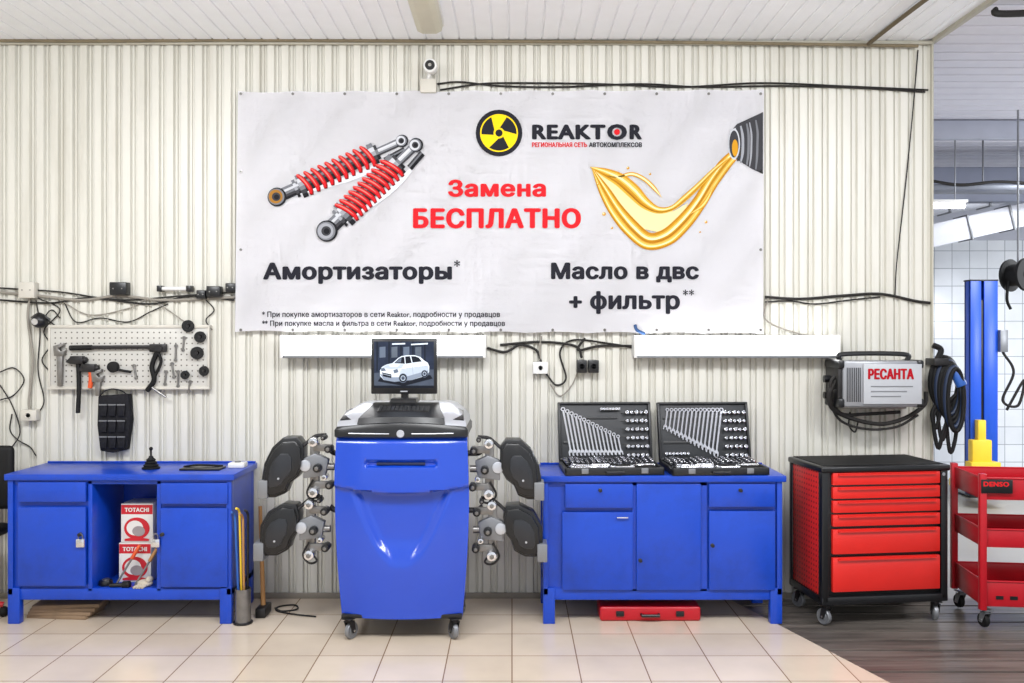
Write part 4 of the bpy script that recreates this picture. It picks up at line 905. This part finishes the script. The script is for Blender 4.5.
# ================================================================ far bay
def FX(px,d): return (px-512)*d/F
def FZ(py,d): return H-(py-HY)*d/F
d=9.0;yl=d-D;cx=FX(984,d)
T=thing('car_lift','blue two-post car lift column with yellow carriage in the tiled bay','car lift',(cx,yl+.06,0))
b=B(T);zt=FZ(281,d);b.box(cx-.14,cx+.14,yl+.09,yl+.12,0,zt,LBLUE,.004);b.box(cx-.14,cx-.11,yl,yl+.12,0,zt,LBLUE,.004);b.box(cx+.11,cx+.14,yl,yl+.12,0,zt,LBLUE,.004);b.box(cx-.14,cx-.03,yl-.005,yl+.025,0,zt,LBLUE,.004);b.box(cx+.0,cx+.14,yl-.005,yl+.025,0,zt,LBLUE,.004);b.box(cx-.145,cx+.145,yl-.01,yl+.13,zt,zt+.015,DSTEEL,.003);b.obj('column',T)
b=B(T);b.box(cx-.2,cx+.2,yl-.1,yl+.3,0,.02,DSTEEL,.004);b.obj('base_plate',T)
b=B(T);b.box(cx-.2,cx+.10,yl-.14,yl-.006,.15,.36,YEL,.01);b.box(cx-.17,cx+.03,yl-.1,yl-.007,.30,.58,YEL,.01);b.box(cx-.10,cx-.02,yl-.08,yl-.006,.5,.78,YEL,.006);b.obj('carriage',T,'yellow lifting carriage')
b=B(T);b.box(cx-.40,cx-.15,yl-.7,yl-.08,.12,.2,YEL,.008);b.cyl((cx-.35,yl-.65,.2),(cx-.35,yl-.65,.26),.06,RUB);b.obj('lift_arm',T)
b=B(T);b.box(cx-.03,cx+.0,yl+.01,yl+.05,.7,FZ(300,d),DSTEEL,.003);b.obj('screw_channel',T)
b=B(T);b.box(cx+.14,cx+.22,yl-.05,yl+.06,FZ(352,d),FZ(330,d),GREY,.005);b.obj('control_box',T,'grey lift control box')
b=B(T);b.tube([(cx+.18,yl-.02,FZ(352,d)),(cx+.28,yl-.04,FZ(372,d)),(cx+.18,yl-.02,FZ(400,d)),(cx+.32,yl-.05,FZ(405,d)),(cx+.38,yl-.05,FZ(380,d)),(cx+.22,yl-.02,FZ(410,d))],.014,CBL);b.obj('cable',T)
dd=8.6;yd=dd-D;DUC=mat('duct_pale_metal',(206,208,216),.4,.1,var=.08)
for (dx,ya,yb2,lab,hh) in((0,248,190,'large pale rectangular ventilation duct under the bay ceiling',.11),(.1,216,176,'slim pale ventilation duct under the bay ceiling',.05)):
    T=thing('ventilation_duct',lab,'duct',(FX(980,dd+dx*4),yd+dx*4,FZ(222,dd)))
    A=Vector((FX(880,dd),yd+dx*4,FZ(ya,dd)));E=Vector((FX(1130,dd),yd+dx*4,FZ(yb2,dd)));dv=(E-A);ln=dv.length;MX=Matrix.Translation(A)@dv.to_track_quat('X','Z').to_matrix().to_4x4()
    b=B(T);b.box(0,ln,-.12,.12,-hh,hh,DUC,.006,M=MX);b.obj('duct',T)
    for k in range(1,6): b=B(T);b.box(ln*k/6-.010,ln*k/6+.010,-.135,.135,-hh-.015,hh+.015,GREY,.003,M=MX);b.obj('flange',T)
dd=8.0;yd=dd-D
T=thing('cable_tray','grey metal cable tray hanging under the bay ceiling','cable tray',(FX(1060,dd),yd+.12,FZ(190,dd)))
b=B(T);b.box(FX(925,dd),FX(1200,dd),yd,yd+.25,FZ(190,dd),FZ(184,dd),mat('cable_tray_grey',(120,124,134),.4,.3),.01);b.obj('tray',T)
for px in(990,1100): b=B(T);b.cyl((FX(px,dd),yd+.12,FZ(186,dd)),(FX(px,dd),yd+.12,ZC+.02),.008,GREY);b.obj('hanger_rod',T)
b=B();b.tube([(FX(925,dd),yd-.012,FZ(180,dd)),(FX(960,dd),yd-.012,FZ(185,dd)),(FX(1000,dd),yd-.012,FZ(182,dd)),(FX(1060,dd),yd-.012,FZ(186,dd))],.014,CBL);solo(b,'cable','black cable strung along the cable tray','cable')
dd=7.7;yd=dd-D
T=thing('ceiling_lamp','glowing fluorescent tube lamp in the tiled bay','lamp',(FX(945,dd),yd,FZ(208,dd)))
b=B(T);b.box(FX(915,dd),FX(966,dd),yd-.04,yd+.04,FZ(203,dd),FZ(200,dd),WHITE,.004);b.obj('lamp_housing',T)
b=B(T);b.cyl((FX(917,dd),yd,FZ(206,dd)),(FX(964,dd),yd,FZ(206,dd)),.022,LAMPM);b.obj('lamp_tube',T)
for px in(925,955): b=B(T);b.cyl((FX(px,dd),yd,FZ(200,dd)),(FX(px,dd),yd,ZC+.02),.005,GREY);b.obj('hanger_rod',T)
dd=7.2;yd=dd-D
T=thing('hose_reel','black round hose reel hanging in the tiled bay','hose reel',(FX(1018,dd),yd,FZ(308,dd)))
c=(FX(1018,dd),yd,FZ(275,dd));b=B(T);b.lathe([(.05,-.08),(.13,-.08),(.135,-.06),(.09,-.055),(.09,.055),(.135,.06),(.13,.08),(.05,.08),(.05,-.08)],c,(.5,-1,0),RUB);b.obj('drum',T)
b=B(T);b.cyl((c[0],c[1],c[2]+.1),(c[0],c[1],ZC+.02),.008,GREY);b.obj('bracket',T)
b=B(T);b.tube([(c[0]-.08,c[1],c[2]-.05),(c[0]-.09,c[1],c[2]-.2),(c[0]-.06,c[1],c[2]-.28)],.012,RUB);b.obj('hose_end',T)
# chair beside the left bench
T=thing('workshop_chair','black padded workshop chair beside the blue workbench','chair',(-3.18,-.42,0))
q=Vector((-3.18,-.42,0))
b=B(T);b.box(-3.38,-2.99,-.6,-.24,.46,.53,RUB,.03,seg=3);b.obj('seat',T)
b=B(T);b.box(-3.37,-2.99,-.24,-.19,.6,.98,RUB,.03,seg=3);b.obj('backrest',T)
b=B(T);b.cyl((-3.18,-.42,.1),(-3.18,-.42,.46),.025,DSTEEL);b.tube([(-3.18,-.4,.47),(-3.18,-.18,.48),(-3.18,-.18,.7)],.014,DSTEEL);b.obj('column',T)
for k in range(5):
    a=k*2*math.pi/5+.3;b=B(T);b.tube([(q.x,q.y,.12),(q.x+.22*math.cos(a),q.y+.2*math.sin(a),.07)],.016,DRED,False);b.sph((q.x+.22*math.cos(a),q.y+.2*math.sin(a),.03),(.03,.03,.03),RUB);b.obj('leg',T)
# ================================================================ lights
def area(loc,size,sy,power,rot,col=(1,1,1)):  # area fill lights added out of view, no fixture behind them
    l=bpy.data.lights.new('area','AREA');l.shape='RECTANGLE';l.size=size;l.size_y=sy;l.energy=power;l.color=col
    o=bpy.data.objects.new('fill_area_light',l);o.location=loc;o.rotation_euler=rot;link(o)
def point_fill(loc,e,col=(.96,.98,1)):  # unseen point fills added to brighten the ceiling and room
    l=bpy.data.lights.new('fill_point','POINT');l.energy=e;l.shadow_soft_size=.3;l.color=col;o=bpy.data.objects.new('fill_point_light',l);o.location=loc;link(o)
for x in(-2.6,0,2.6): area((x,-3.0,3.3),1.6,.5,70,(math.radians(22),0,0),(.97,.985,1))
for x in(-2.4,0.3,3.0): point_fill((x,-3.2,2.9),42)
area((5.5,1.6,3.2),1.5,1,130,(0,0,0),(.94,.97,1))  # extra area fill added to brighten the far bay
point_fill((6.2,1.2,1.9),110,(.94,.97,1))  # extra point fill added inside the far bay
w=bpy.data.worlds.new('World');sc.world=w;w.use_nodes=True;bg=w.node_tree.nodes['Background'];bg.inputs[0].default_value=(.93,.96,1,1);bg.inputs[1].default_value=1.0
# ================================================================ camera
cam=bpy.data.cameras.new('Camera');co=bpy.data.objects.new('Camera',cam);link(co);co.location=(0,-D,H);co.rotation_euler=(math.radians(90),0,0)
cam.sensor_width=36;cam.lens=36*F/1024;cam.shift_y=-(341.5-HY)/1024;cam.clip_end=60
sc.camera=co
sc.view_settings.view_transform='Standard'
